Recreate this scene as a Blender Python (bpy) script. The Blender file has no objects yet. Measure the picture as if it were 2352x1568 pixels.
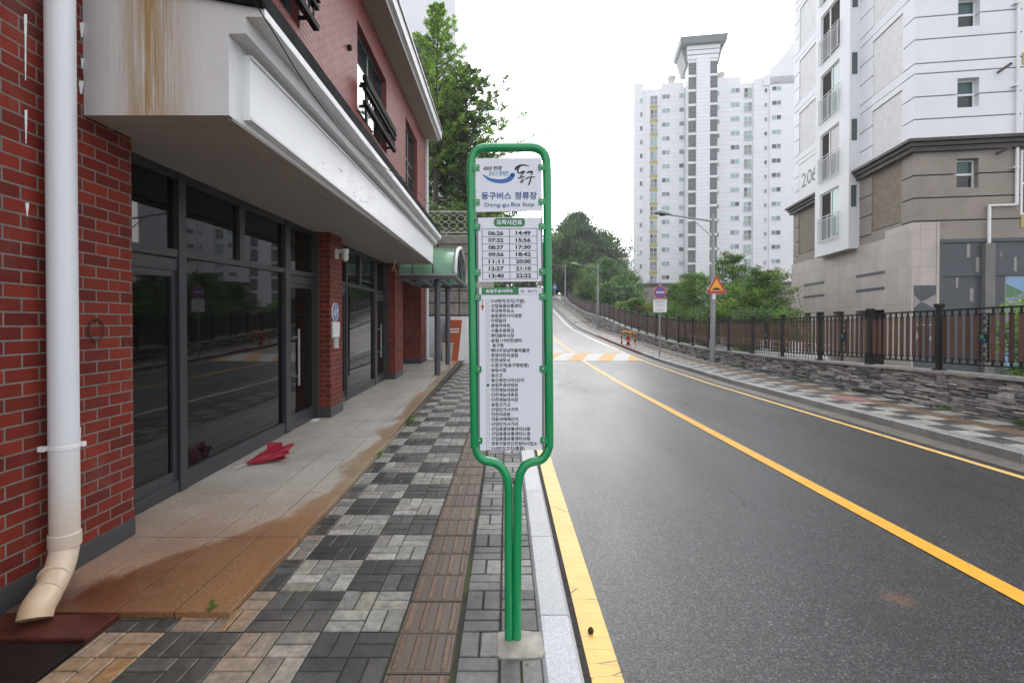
import bpy, math, random
import numpy as np
from mathutils import Vector, Matrix
random.seed(7)
SC = bpy.context.scene
COL = SC.collection
# ------------------------------------------------------------------ camera
F, U0, HZ, CZ, PITCH = 1148.0, 1163.0, 741.0, 1.59, math.radians(0.6)   # in 2352-px-wide photo units
V0 = HZ + F * math.tan(PITCH)
cam = bpy.data.cameras.new('camera'); camo = bpy.data.objects.new('camera', cam); COL.objects.link(camo)
camo.location = (0, 0, CZ); camo.rotation_euler = (math.radians(90) - PITCH, 0, 0)
cam.sensor_width = 36; cam.lens = 36 * F / 2352; cam.clip_end = 2000; cam.clip_start = 0.05
cam.shift_x = (1176 - U0) / 2352; cam.shift_y = (V0 - 784) / 2352
SC.camera = camo
# ------------------------------------------------------------------ world, sun, exposure
W = bpy.data.worlds.new('World'); SC.world = W; W.use_nodes = True
nt = W.node_tree; bg = nt.nodes['Background']
sky = nt.nodes.new('ShaderNodeTexSky'); sky.sky_type = 'NISHITA'; sky.sun_disc = False
SUN_EL, SUN_AZ = math.radians(21), math.radians(9)      # hidden behind the cloud ahead
sky.sun_elevation = SUN_EL; sky.sun_rotation = SUN_AZ; sky.dust_density = 4; sky.air_density = 1
hs = nt.nodes.new('ShaderNodeHueSaturation'); hs.inputs['Saturation'].default_value = 0.12; hs.inputs['Value'].default_value = 1.0
mx = nt.nodes.new('ShaderNodeMix'); mx.data_type = 'RGBA'; mx.inputs[0].default_value = 0.82
nt.links.new(sky.outputs[0], hs.inputs['Color']); nt.links.new(hs.outputs[0], mx.inputs[6])
mx.inputs[7].default_value = (11.3, 11.6, 12.2, 1)          # the white of the rain cloud cover
tcw = nt.nodes.new('ShaderNodeTexCoord'); dt = nt.nodes.new('ShaderNodeVectorMath'); dt.operation = 'DOT_PRODUCT'     # cloud is brighter round the hidden sun
dt.inputs[1].default_value = (math.sin(SUN_AZ)*math.cos(SUN_EL), math.cos(SUN_AZ)*math.cos(SUN_EL), math.sin(SUN_EL)); nt.links.new(tcw.outputs['Generated'], dt.inputs[0])
mr = nt.nodes.new('ShaderNodeMapRange'); mr.interpolation_type = 'SMOOTHSTEP'; mr.inputs[1].default_value = .1; mr.inputs[2].default_value = 1.0; mr.inputs[3].default_value = .98; mr.inputs[4].default_value = 2.0; nt.links.new(dt.outputs['Value'], mr.inputs[0])
glow = nt.nodes.new('ShaderNodeVectorMath'); glow.operation = 'SCALE'; nt.links.new(mx.outputs[2], glow.inputs[0]); nt.links.new(mr.outputs[0], glow.inputs['Scale'])
nt.links.new(glow.outputs[0], bg.inputs[0]); bg.inputs[1].default_value = 0.13
sl = bpy.data.lights.new('sun', 'SUN'); sl.energy = 0.5; sl.angle = math.radians(75); sl.color = (1, .97, .93)
so = bpy.data.objects.new('sun', sl); COL.objects.link(so)
so.rotation_euler = (math.radians(90) - SUN_EL, 0, math.pi - SUN_AZ + 0)
SC.view_settings.view_transform = 'Standard'; SC.view_settings.look = 'None'
SC.view_settings.exposure = 0.22; SC.view_settings.gamma = 1
SC.cycles.max_bounces = 7; SC.cycles.diffuse_bounces = 4; SC.cycles.glossy_bounces = 3
SC.cycles.use_denoising = True

# ------------------------------------------------------------------ photo-unit helpers
_f = Vector((0, math.cos(PITCH), -math.sin(PITCH))); _u = Vector((0, math.sin(PITCH), math.cos(PITCH)))
def ray(u, v):
    return _f + Vector((1, 0, 0)) * ((u - U0) / F) - _u * ((v - V0) / F)
CAMP = Vector((0, 0, CZ))
def at(u, v, Y):
    d = ray(u, v); return CAMP + d * (Y / d.y)
def onP(u, v, a, b=0.0):           # on the vertical plane x = a + b*Y
    d = ray(u, v); return CAMP + d * (a / (d.x - b * d.y))
def onZ(u, v, z):
    d = ray(u, v); return CAMP + d * ((z - CZ) / d.z)
def lerp_tab(tab):
    xs = [a for a, b in tab]; ys = [b for a, b in tab]
    return lambda y: float(np.interp(y, xs, ys))
zs = lerp_tab([(-5,.03),(14,.04),(19.8,.13),(23.6,.27),(31,.6),(36,.85),(42,1.15),(47,1.62),(53,2.4),(63,3.65),(69.5,4.6),(79,5.5),(100,6.2),(130,6.5)])
zw = lerp_tab([(0,.8),(5.3,.78),(7.6,.75),(15,.59),(20,.585),(23.5,.66),(29.5,1.0),(35,1.44),(41,2.05),(47,2.38),(53.7,2.95),(61.8,3.97),(68,5.0),(80,6.1)])
zr = lambda y: zs(y) - .13
zl = lambda y: max(0.0, zs(y) - .04)
zp = lambda y: .03 + .0119 * (y - 2.7)          # granite terrace
def S(r, g, b):
    f = lambda c: (c/255/12.92 if c <= 10 else ((c/255+.055)/1.055)**2.4)
    return (f(r), f(g), f(b))
# ------------------------------------------------------------------ mesh builder
class MB:
    def __init__(s): s.v = []; s.f = []; s.m = []; s.c = []
    def poly(s, pts, m=0, c=None):
        n = len(s.v); s.v += [tuple(p) for p in pts]; s.f.append(tuple(range(n, n+len(pts)))); s.m.append(m); s.c.append(c); return s
    def raw(s, vs, fs, m=0, c=None):
        n = len(s.v); s.v += [tuple(p) for p in vs]
        for f in fs: s.f.append(tuple(i+n for i in f)); s.m.append(m); s.c.append(c)
        return s
    def box(s, x0, x1, y0, y1, z0, z1, m=0, c=None):
        return s.hexa([(x0,y0,z0),(x1,y0,z0),(x1,y1,z0),(x0,y1,z0),(x0,y0,z1),(x1,y0,z1),(x1,y1,z1),(x0,y1,z1)], m, c)
    def hexa(s, p, m=0, c=None):
        return s.raw(p, [(3,2,1,0),(4,5,6,7),(0,1,5,4),(1,2,6,5),(2,3,7,6),(3,0,4,7)], m, c)
    def bar(s, p, q, w, h, m=0, c=None, up=(0,0,1)):
        p = Vector(p); q = Vector(q); d = (q-p).normalized(); up = Vector(up)
        if abs(d.dot(up)) > .98: up = Vector((0,1,0))
        a = d.cross(up).normalized()*w/2; b = a.cross(d).normalized()*h/2
        return s.hexa([p-a-b,p+a-b,q+a-b,q-a-b,p-a+b,p+a+b,q+a+b,q-a+b], m, c)
    def tube(s, pts, r, n=8, m=0, c=None, cap=True):
        pts = [Vector(p) for p in pts]; rr = r if isinstance(r, (list, tuple)) else [r]*len(pts)
        t = (pts[1]-pts[0]).normalized(); a = t.orthogonal().normalized(); base = len(s.v)
        for i, p in enumerate(pts):
            t2 = ((pts[min(i+1, len(pts)-1)]-pts[max(i-1, 0)])).normalized()
            a = (a - t2*a.dot(t2)).normalized(); b = t2.cross(a)
            for k in range(n):
                w = 2*math.pi*k/n; s.v.append(tuple(p + (a*math.cos(w)+b*math.sin(w))*rr[i]))
        for i in range(len(pts)-1):
            for k in range(n):
                s.f.append((base+i*n+k, base+i*n+(k+1)%n, base+(i+1)*n+(k+1)%n, base+(i+1)*n+k)); s.m.append(m); s.c.append(c)
        if cap:
            s.f.append(tuple(base+k for k in range(n-1,-1,-1))); s.m.append(m); s.c.append(c)
            e = base+(len(pts)-1)*n; s.f.append(tuple(e+k for k in range(n))); s.m.append(m); s.c.append(c)
        return s
    def prism(s, pts, d, m=0, c=None):            # polygon pts (3d) extruded by vector d
        n = len(pts); d = Vector(d); A = [Vector(p) for p in pts]; B = [p+d for p in A]
        fs = [tuple(range(n-1,-1,-1)), tuple(range(n, 2*n))] + [(i,(i+1)%n,n+(i+1)%n,n+i) for i in range(n)]
        return s.raw(A+B, fs, m, c)
    def loft(s, A, B, m=0, c=None, cap=True, mats=None):
        n = len(A); fs = [(i,(i+1)%n,n+(i+1)%n,n+i) for i in range(n)]
        k = len(s.v); s.v += [tuple(p) for p in A] + [tuple(p) for p in B]
        for i, f in enumerate(fs): s.f.append(tuple(q+k for q in f)); s.m.append(mats[i] if mats else m); s.c.append(c)
        if cap:
            for f in (tuple(range(n-1,-1,-1)), tuple(range(n,2*n))):
                s.f.append(tuple(q+k for q in f)); s.m.append(m); s.c.append(c)
        return s
    def lathe(s, c0, prof, n=16, m=0, c=None, ax=(0,0,1)):
        ax = Vector(ax).normalized(); a = ax.orthogonal().normalized(); b = ax.cross(a); base = len(s.v); c0 = Vector(c0)
        for r, h in prof:
            for k in range(n):
                w = 2*math.pi*k/n; s.v.append(tuple(c0+ax*h+(a*math.cos(w)+b*math.sin(w))*r))
        for i in range(len(prof)-1):
            for k in range(n):
                s.f.append((base+i*n+k, base+i*n+(k+1)%n, base+(i+1)*n+(k+1)%n, base+(i+1)*n+k)); s.m.append(m); s.c.append(c)
        s.f.append(tuple(base+k for k in range(n-1,-1,-1))); s.m.append(m); s.c.append(c)
        e = base+(len(prof)-1)*n; s.f.append(tuple(e+k for k in range(n))); s.m.append(m); s.c.append(c)
        return s
    def strip(s, x0, x1, Ys, z0, z1=None, m=0, c=None):
        z1 = z1 or z0
        for a, b in zip(Ys[:-1], Ys[1:]):
            s.poly([(x0,a,z0(a)),(x1,a,z1(a)),(x1,b,z1(b)),(x0,b,z0(b))], m, c)
        return s
    def build(s, name, mats, parent=None, smooth=False, bevel=0, local=False, sharp=35):
        me = bpy.data.meshes.new(name)
        off = Vector((0,0,0))
        if parent is not None and not local:
            p = parent
            while p is not None: off += p.location; p = p.parent
        vs = [(v[0]-off.x, v[1]-off.y, v[2]-off.z) for v in s.v]
        me.from_pydata(vs, [], s.f)
        if not isinstance(mats, (list, tuple)): mats = [mats]
        for mt in mats: me.materials.append(mt)
        me.polygons.foreach_set('material_index', s.m)
        if any(c is not None for c in s.c):
            at_ = me.attributes.new('Col', 'FLOAT_COLOR', 'FACE')
            arr = np.ones((len(s.c), 4), dtype=np.float32)
            for i, c in enumerate(s.c):
                if c is not None: arr[i, :3] = c
            at_.data.foreach_set('color', arr.ravel())
        if smooth:
            me.polygons.foreach_set('use_smooth', [True]*len(me.polygons)); me.set_sharp_from_angle(angle=math.radians(sharp))
        me.update()
        o = bpy.data.objects.new(name, me); COL.objects.link(o)
        if parent is not None: o.parent = parent
        if bevel:
            b = o.modifiers.new('edge', 'BEVEL'); b.width = bevel; b.segments = 2; b.limit_method = 'ANGLE'; b.angle_limit = math.radians(40)
        return o
def tag(o, label=None, cat=None, group=None, kind=None):
    if label: o['label'] = label
    if cat: o['category'] = cat
    if group: o['group'] = group
    if kind: o['kind'] = kind
    return o
def empty(name, loc, label=None, cat=None, group=None, rz=0):
    o = bpy.data.objects.new(name, None); COL.objects.link(o); o.location = loc; o.rotation_euler = (0,0,rz); o.empty_display_size = .2
    return tag(o, label, cat, group)
def struct(o): o['kind'] = 'structure'; return o
KIDS = {}
def copy_tree(o, parent=None):
    c = o.copy(); COL.objects.link(c)
    if parent is not None: c.parent = parent
    for ch in list(o.children): copy_tree(ch, c)
    return c
def smooth_path(pts, n=6):
    P = [Vector(p) for p in pts]; P = [P[0]*2-P[1]] + P + [P[-1]*2-P[-2]]; out = []
    for i in range(1, len(P)-2):
        for k in range(n):
            t = k/n; a, b, c, d = P[i-1], P[i], P[i+1], P[i+2]
            out.append(.5*((2*b)+(c-a)*t+(2*a-5*b+4*c-d)*t*t+(3*b-a-3*c+d)*t**3))
    out.append(P[-2]); return out
# ------------------------------------------------------------------ text
_tc = {}
def text2d(body, bold=0.0, shear=0.0, space=1.0, line=1.0, align='LEFT'):
    key = (body, bold, shear, space, align)
    if key in _tc: return _tc[key]
    cu = bpy.data.curves.new('t', 'FONT'); cu.body = body; cu.size = 1; cu.offset = bold; cu.shear = shear; cu.space_character = space
    cu.align_x = align; cu.resolution_u = 3; cu.fill_mode = 'FRONT'
    o = bpy.data.objects.new('t', cu); COL.objects.link(o)
    dg = bpy.context.evaluated_depsgraph_get(); dg.update()
    me = bpy.data.meshes.new_from_object(o.evaluated_get(dg))
    vs = [(v.co.x, v.co.y) for v in me.vertices]; fs = [tuple(p.vertices) for p in me.polygons]
    bpy.data.objects.remove(o); bpy.data.curves.remove(cu); bpy.data.meshes.remove(me)
    xs = [a for a, b in vs]; ys = [b for a, b in vs]
    _tc[key] = (vs, fs, (min(xs), min(ys), max(xs), max(ys))); return _tc[key]
def put_text(mb, body, rect, mp, m, bold=0.0, shear=0.0, space=1.0):   # fit into rect (x0,ytop,x1,ybot) of a 2-d page, mp maps page -> 3-d
    vs, fs, (a, b, c, d) = text2d(body, bold, shear, space)
    x0, y0, x1, y1 = rect
    mb.raw([mp(x0+(x-a)/(c-a)*(x1-x0), y1-(y-b)/(d-b)*(y1-y0)) for x, y in vs], fs, m)
# ------------------------------------------------------------------ materials
class NT:
    def __init__(s, name):
        s.mat = bpy.data.materials.new(name); s.mat.use_nodes = True; s.t = s.mat.node_tree; s.b = s.t.nodes['Principled BSDF']
        s.tc = s.t.nodes.new('ShaderNodeTexCoord'); s.obj = s.tc.outputs['Object']
    def n(s, ty): return s.t.nodes.new('ShaderNode'+ty)
    def link(s, a, b):
        if hasattr(a, 'node'): s.t.links.new(a, b)
        else: b.default_value = a if not isinstance(a, tuple) or len(a) == 4 or len(b.default_value) == 3 else (*a, 1)
    def math(s, op, a, b=None, clamp=False):
        x = s.n('Math'); x.operation = op; x.use_clamp = clamp; s.link(a, x.inputs[0])
        if b is not None: s.link(b, x.inputs[1])
        return x.outputs[0]
    def scale(s, v, sx, sy, sz, loc=(0,0,0)):
        x = s.n('Mapping'); s.link(v, x.inputs[0]); x.inputs['Scale'].default_value = (sx, sy, sz); x.inputs['Location'].default_value = loc; return x.outputs[0]
    def noise(s, sc, det=4, vec=None, rough=.55, dist=0):
        x = s.n('TexNoise'); s.link(vec if vec is not None else s.obj, x.inputs['Vector']); x.inputs['Scale'].default_value = sc
        x.inputs['Detail'].default_value = det; x.inputs['Roughness'].default_value = rough; x.inputs['Distortion'].default_value = dist; return x.outputs['Fac']
    def voro(s, sc, vec=None, feature='F1', out='Distance'):
        x = s.n('TexVoronoi'); x.feature = feature; s.link(vec if vec is not None else s.obj, x.inputs['Vector']); x.inputs['Scale'].default_value = sc; return x.outputs[out]
    def ramp(s, f, stops, interp='LINEAR'):
        x = s.n('ValToRGB'); s.link(f, x.inputs[0]); e = x.color_ramp.elements; x.color_ramp.interpolation = interp
        while len(e) < len(stops): e.new(.5)
        for el, (p, c) in zip(e, stops):
            el.position = p; el.color = (c, c, c, 1) if isinstance(c, (int, float)) else (*c, 1)
        return x.outputs[0]
    def mix(s, f, a, b, mode='MIX'):
        x = s.n('Mix'); x.data_type = 'RGBA'; x.blend_type = mode; s.link(f, x.inputs[0]); s.link(a, x.inputs[6]); s.link(b, x.inputs[7]); return x.outputs[2]
    def sep(s, v=None):
        x = s.n('SeparateXYZ'); s.link(v if v is not None else s.obj, x.inputs[0]); return x.outputs
    def comb(s, a, b, c=0.0):
        x = s.n('CombineXYZ'); s.link(a, x.inputs[0]); s.link(b, x.inputs[1]); s.link(c, x.inputs[2]); return x.outputs[0]
    def attr(s, name='Col'):
        x = s.n('Attribute'); x.attribute_name = name; return x.outputs['Color']
    def bump(s, h, st=.3, dist=.01, normal=None):
        x = s.n('Bump'); s.link(h, x.inputs['Height']); x.inputs['Strength'].default_value = st; x.inputs['Distance'].default_value = dist
        if normal is not None: s.link(normal, x.inputs['Normal'])
        s.t.links.new(x.outputs[0], s.b.inputs['Normal']); return x.outputs[0]
    def set(s, col=None, rough=None, metal=None, spec=None, coat=None):
        if col is not None: s.link(col, s.b.inputs['Base Color'])
        if rough is not None: s.link(rough, s.b.inputs['Roughness'])
        if metal is not None: s.b.inputs['Metallic'].default_value = metal
        if spec is not None: s.b.inputs['Specular IOR Level'].default_value = spec
        if coat is not None: s.b.inputs['Coat Weight'].default_value = coat
        return s.mat
def c3(c, k): return tuple(min(1, x*k) for x in c)
def M(name, col, rough=.55, var=.12, sc=6, bump=0, bsc=80, metal=0, spec=.5, bd=.004, dirt=0, dcol=(.08,.07,.055), dsc=2.5, coat=0):
    t = NT(name); f = t.noise(sc, 5)
    c = t.ramp(f, [(.3, c3(col, 1-var)), (.7, c3(col, 1+var))])
    if dirt:
        d = t.ramp(t.noise(dsc, 6, rough=.7, vec=t.scale(t.obj, 1, 1, .35)), [(.52, 0.0), (.75, dirt)]); c = t.mix(d, c, (*dcol, 1))
    r = t.math('MULTIPLY_ADD', t.noise(sc*2.3, 3), .2); r.node.inputs[2].default_value = rough-.1
    if bump: t.bump(t.noise(bsc, 4), bump, bd)
    return t.set(c, r, metal, spec, coat)
def attr_mat(name, rough=.6, sc=30, var=.25, bump=.2, bsc=120, spec=.5, bd=.003, wet=0.0):
    t = NT(name); c = t.mix(1.0, t.attr(), t.ramp(t.noise(sc, 6, rough=.7), [(.3, 1-var), (.7, 1+var*.5)]), 'MULTIPLY')
    r = rough
    if wet: r = t.ramp(t.noise(1.3, 4), [(.35, rough-wet), (.65, rough)])
    if bump: t.bump(t.noise(bsc, 4), bump, bd)
    return t.set(c, r, 0, spec)
def brick_mat(name, c1, c2, mort, bw=.205, bh=.0785, mw=.011, dirt=.2, rough=.6, blotch=.2, mvar=.1):
    t = NT(name); x, y, z = t.sep()
    vec = t.comb(t.math('ADD', x, y), z)
    b = t.n('TexBrick'); t.link(vec, b.inputs['Vector']); b.offset = .5
    for k, v in (('Scale', 1), ('Mortar Size', mw*.5), ('Mortar Smooth', .15), ('Bias', 0), ('Brick Width', bw), ('Row Height', bh)): b.inputs[k].default_value = v
    t.link(c1, b.inputs['Color1']); t.link(c2, b.inputs['Color2']); t.link(t.ramp(t.noise(14, 4), [(.3, c3(mort, 1-mvar)), (.7, c3(mort, 1+mvar))]), b.inputs['Mortar'])
    c = t.mix(1.0, b.outputs['Color'], t.ramp(t.noise(3.2, 5, rough=.65), [(.3, 1-blotch), (.7, 1+blotch*.4)]), 'MULTIPLY')
    c = t.mix(1.0, c, t.ramp(t.noise(90, 4, rough=.7), [(.3, .82), (.7, 1.1)]), 'MULTIPLY')
    if dirt: c = t.mix(t.ramp(t.noise(2.2, 7, rough=.75, vec=t.scale(t.obj, 1, 1, .5)), [(.55, 0.0), (.78, dirt)]), c, (.32, .3, .27, 1))
    h = t.math('ADD', t.math('MULTIPLY', b.outputs['Fac'], -1.0), t.math('MULTIPLY', t.noise(150, 3), .18))
    t.bump(h, .9, .006)
    return t.set(c, t.ramp(b.outputs['Fac'], [(0, rough-.12), (1, .9)]), 0, .25)
def glass_mat(name, col, rough=.02, ior=1.5, wav=.015):
    t = NT(name); t.b.inputs['IOR'].default_value = ior
    if wav: t.bump(t.noise(.8, 2), wav, .1)
    return t.set((*col, 1), rough)
# ------------------------------------------------------------------ shared materials
m_brick = brick_mat('red_brick', (.24,.029,.014), (.12,.015,.010), (.20,.185,.165), dirt=.16, rough=.8)
m_brick_up = brick_mat('upper_brick', (.33,.085,.07), (.27,.06,.05), (.09,.06,.055), bh=.074, mw=.012, dirt=.1, blotch=.14)
m_plinth = M('plinth_paint', S(64,64,67), .45, .15, 5, .15, 60, dirt=.35, dcol=(.05,.045,.04))
m_alu = M('charcoal_frame', S(56,57,61), .4, .08, 3, spec=.4)
m_alu_br = M('bronze_frame', S(62,57,52), .42, .12, 4)
m_glass = glass_mat('shop_glass', (.003,.0035,.004), .02, 1.42)
m_glass_up = glass_mat('sky_glass', (.02,.03,.035), .02, 1.6)
m_green_fr = M('green_frame', S(38,62,62), .4, .1)
m_black = M('black_metal', (.010,.010,.011), .7, .2, 10, spec=.15)
m_white_p = M('white_paint', (.72,.73,.75), .45, .04, 2, .12, 40, dirt=.2, dcol=(.32,.28,.22), dsc=1.2)
m_board = M('white_board', (.80,.81,.83), .4, .03, 2, .05, 20, dirt=.18, dcol=(.45,.43,.4), dsc=2)
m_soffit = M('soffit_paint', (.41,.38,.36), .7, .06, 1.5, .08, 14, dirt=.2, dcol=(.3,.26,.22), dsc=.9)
m_pipe_w = M('white_pipe', (.74,.75,.77), .35, .03, 3, dirt=.12, dcol=(.5,.4,.25), dsc=5)
m_white = M('plain_white', (.8,.8,.8), .4, .03)
m_dgrey = M('dark_grey_steel', S(80,84,92), .4, .1, 4)
m_galv = M('grey_lamp_steel', S(150,152,155), .45, .1, 6, dirt=.2)
m_steel = M('pale_steel', S(190,190,188), .35, .1, 8, metal=.4)
m_conc = M('pale_concrete', (.42,.40,.37), .8, .2, 9, .5, 60, dirt=.3)
m_yel = M('yellow_paint', (.80,.42,.045), .5, .1, 20, .3, 160)
# ------------------------------------------------------------------ ground and terrain
def m_soil():
    t = NT('soil'); c = t.mix(t.ramp(t.noise(.5, 6), [(.4, 0.0), (.6, 1.0)]), (.05,.06,.025,1), (.10,.085,.06,1)); t.bump(t.noise(12, 5), .6, .05); return t.set(c, .95)
m_soil = m_soil()
mb = MB(); mb.poly([(-125,-40,-1.6),(125,-40,-1.6),(125,190,-1.6),(-125,190,-1.6)])
struct(mb.build('ground', m_soil))
mb = MB()                                              # land behind the picket fence, climbing with the road
ys = [-6,0,6,12,16,20,24,28,32,38,44,50,56,62,68,76,90,110,140,180]; xs_ = [8.05,9,11,14,18,24,32,45,70,120]
def zhill(x, y):
    near = zw(y) - .12; far = -.35 + max(0, (y-30))*.075
    w = min(1, max(0, (x-8.3)/5)); return near*(1-w) + min(near, far)*w if y < 60 else near*(1-w)+far*w
vs = [(x, y, zhill(x, y)) for y in ys for x in xs_]; n = len(xs_)
mb.raw(vs, [(j*n+i, j*n+i+1, (j+1)*n+i+1, (j+1)*n+i) for j in range(len(ys)-1) for i in range(n-1)])
struct(mb.build('hill', m_soil))
# ------------------------------------------------------------------ road
def m_asphalt():
    t = NT('wet_asphalt'); x, y, z = t.sep()
    sp = t.voro(95); spec = t.ramp(sp, [(.0, 1.7), (.25, 1.1), (.5, .7)])
    cell = t.sep(t.voro(150, out='Color'))[0]; c = t.ramp(cell, [(.0, (.007,.007,.008)), (.45, (.016,.016,.017)), (.78, (.036,.036,.038)), (.93, (.085,.084,.082)), (1.0, (.17,.168,.162))])
    c = t.mix(1.0, c, t.ramp(t.noise(40, 4, rough=.85), [(.35, .5), (.56, 1.0), (.70, 1.8)]), 'MULTIPLY')
    patch = t.noise(.55, 6, rough=.65, vec=t.scale(t.obj, 1.2, .45, 1)); c = t.mix(1.0, c, t.ramp(patch, [(.3, .62), (.7, 1.28)]), 'MULTIPLY')
    ck = t.voro(.42, vec=t.scale(t.obj, 1, .6, 1, (.3,.2,0)), feature='DISTANCE_TO_EDGE'); c = t.mix(t.math('MULTIPLY', t.ramp(ck, [(0, .7), (.006, 0.0)]), t.ramp(t.noise(.8, 3), [(.5, 0.0), (.6, 1.0)])), c, (.012,.012,.012,1))
    rust = t.ramp(t.math('ADD', t.math('POWER', t.math('SUBTRACT', x, 2.4), 2.0), t.math('POWER', t.math('SUBTRACT', y, 3.05), 2.0)), [(0, .7), (.012, 0.0)])
    c = t.mix(t.math('MULTIPLY', rust, t.ramp(t.noise(60), [(.45, 0.0), (.6, 1.0)])), c, (.30,.11,.04,1))
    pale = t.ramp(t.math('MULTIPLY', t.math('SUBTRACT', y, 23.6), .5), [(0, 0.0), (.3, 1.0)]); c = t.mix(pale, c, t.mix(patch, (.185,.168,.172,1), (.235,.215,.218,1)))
    r = t.ramp(patch, [(.3, .34), (.7, .5)])
    h = t.math('ADD', t.math('MULTIPLY', sp, -.9), t.noise(150, 3)); t.bump(h, .8, .0024); t.b.inputs['IOR'].default_value = 1.36; t.link(t.ramp(t.noise(88, 4, rough=.85), [(.40, .06), (.60, .66)]), t.b.inputs['Coat Weight']); t.link(t.ramp(t.noise(.42, 5, rough=.6, vec=t.scale(t.obj, 1.6, .5, 1, (3,1,0))), [(.34, .27), (.66, .46)]), t.b.inputs['Coat Roughness'])
    return t.set(c, r, 0, .5)
m_asph = m_asphalt()
YS = [-3,0,3,6,9,12,14,16,18,20,22,24,26,28,30,32,34,36,38,40,42,44,46,48,50,52,54,56,58,60,62,64,66,68,70,73,76,80,90,105,130]
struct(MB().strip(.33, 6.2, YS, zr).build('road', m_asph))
m_gutter = M('gutter_concrete', (.13,.115,.095), .5, .3, 7, .4, 90, dirt=.5)
struct(MB().strip(5.80, 6.195, YS, lambda y: zr(y)+.004).build('gutter', m_gutter))
def m_line(name, col, wear=.5, sc=7):
    t = NT(name); cr = t.voro(5.5, vec=t.scale(t.obj, .22, 1.5, 1), feature='DISTANCE_TO_EDGE')
    c = t.mix(t.ramp(t.noise(sc, 5), [(.3, 0.0), (.7, 1.0)]), (*c3(col, .9), 1), (*c3(col, 1.06), 1))
    c = t.mix(t.ramp(t.noise(34, 6, rough=.8), [(.62, 0.0), (.72, wear)]), c, (.10,.09,.08,1))
    c = t.mix(t.math('MULTIPLY', t.ramp(cr, [(.0, 1.0), (.014, 0.0)]), wear), c, (.09,.08,.07,1))
    t.bump(t.noise(160, 4), .35, .004); return t.set(c, .42)
m_ly = m_line('yellow_line_near', (.86,.52,.12), 1.0); m_lc = m_line('yellow_line_centre', (.82,.40,.022), .3); m_lr = m_line('yellow_line_worn', (.84,.53,.17), .9, 4); m_lw = m_line('white_line', (.75,.75,.73), .4)
def marking(x0, x1, y0, y1, mt, dz=.006):
    yy = [y0] + [y for y in YS if y0 < y < y1] + [y1]; return struct(MB().strip(x0, x1, yy, lambda y: zr(y)+dz).build('road_marking', mt))
marking(.398, .552, -2, 60, m_ly)
marking(3.085, 3.235, -2, 20.4, m_lc); marking(3.085, 3.235, 23.7, 60, m_lc)
marking(5.56, 5.66, -2, 27.5, m_lr); marking(5.50, 5.66, 27.5, 74, m_lw)
# speed hump with slanting bands
m_hump = (M('hump_white', (.55,.55,.54), .6, .12, 9, .3, 120), M('hump_yellow', (.62,.36,.11), .6, .12, 9, .3, 120))
hy = [20.4, 20.9, 21.5, 22.1, 22.7, 23.2, 23.7]; hz = [.008, .045, .075, .085, .075, .045, .008]
mb = MB(); xa, xb, k = .7, 5.55, 0
sl_ = lambda x, i: min(xb, max(xa, x + .55*(i-3)/3))
x = xa - .8
while x < xb + .8:
    for i in range(6):
        p = [(sl_(x,i),hy[i],zr(hy[i])+hz[i]), (sl_(x+.62,i),hy[i],zr(hy[i])+hz[i]), (sl_(x+.62,i+1),hy[i+1],zr(hy[i+1])+hz[i+1]), (sl_(x,i+1),hy[i+1],zr(hy[i+1])+hz[i+1])]
        if abs(p[1][0]-p[0][0]) + abs(p[2][0]-p[3][0]) > .01: mb.poly(p, k % 2)
    x += .62; k += 1
struct(mb.build('speed_hump', m_hump))
m_pink = M('red_road_stripe', (.40,.25,.26), .5, .15, 9, .2, 120)
for k in range(13):
    y = 27.6 + k*2.1; yy = [y, y+.22]
    struct(MB().strip(.7, 5.4, yy, lambda q: zr(q)+.005).build('road_marking', m_pink))
# ------------------------------------------------------------------ kerbs
def m_kerb(name, base, dirty):
    t = NT(name); c = t.mix(1.0, t.attr(), t.ramp(t.noise(85, 5, rough=.9), [(.36, .6), (.62, 1.15)]), 'MULTIPLY')
    c = t.mix(t.ramp(t.noise(3, 6, vec=t.scale(t.obj, 1, 1, .25), rough=.7), [(.48, 0.0), (.72, dirty)]), c, (.055,.05,.042,1)); t.bump(t.noise(200, 3), .25, .003); return t.set(c, .45)
def kerb(name, x0, x1, top, bot, y0, y1, L, mt, colf):
    mb = MB(); y = y0
    while y < y1:
        ya, yb = y+.004, y+L-.004; b = .018
        A = [(x0,ya,bot(ya)),(x1,ya,bot(ya)),(x1,ya,top(ya)-b),(x1-b,ya,top(ya)),(x0+b,ya,top(ya)),(x0,ya,top(ya)-b)]
        B = [(x0,yb,bot(yb)),(x1,yb,bot(yb)),(x1,yb,top(yb)-b),(x1-b,yb,top(yb)),(x0+b,yb,top(yb)),(x0,yb,top(yb)-b)]
        mb.loft(A, B, 0, colf(y)); y += L
    return struct(mb.build(name, mt))
rk = random.Random(3)
kerb('kerb', .169, .349, lambda y: zl(y)+.004, lambda y: zr(y)-.1, -2.3, 66, 1.0, m_kerb('kerb_granite', 1, .12), lambda y: c3((.50,.505,.53), rk.uniform(.9, 1.08)))
kerb('kerb', 6.19, 6.37, zs, lambda y: zr(y)-.1, -2, 74, 1.0, m_kerb('kerb_granite_dirty', 1, .5),
     lambda y: (.24,.03,.035) if 22.5 < y < 34 else c3((.33,.325,.315), rk.uniform(.8, 1.12)))
# dirt seam between kerb and yellow line
m_dirt = M('seam_dirt', (.035,.03,.025), .9, .4, 40, .6, 120)
struct(MB().strip(.349, .400, YS, lambda y: zr(y)+.009).build('gutter_dirt', m_dirt))
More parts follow.
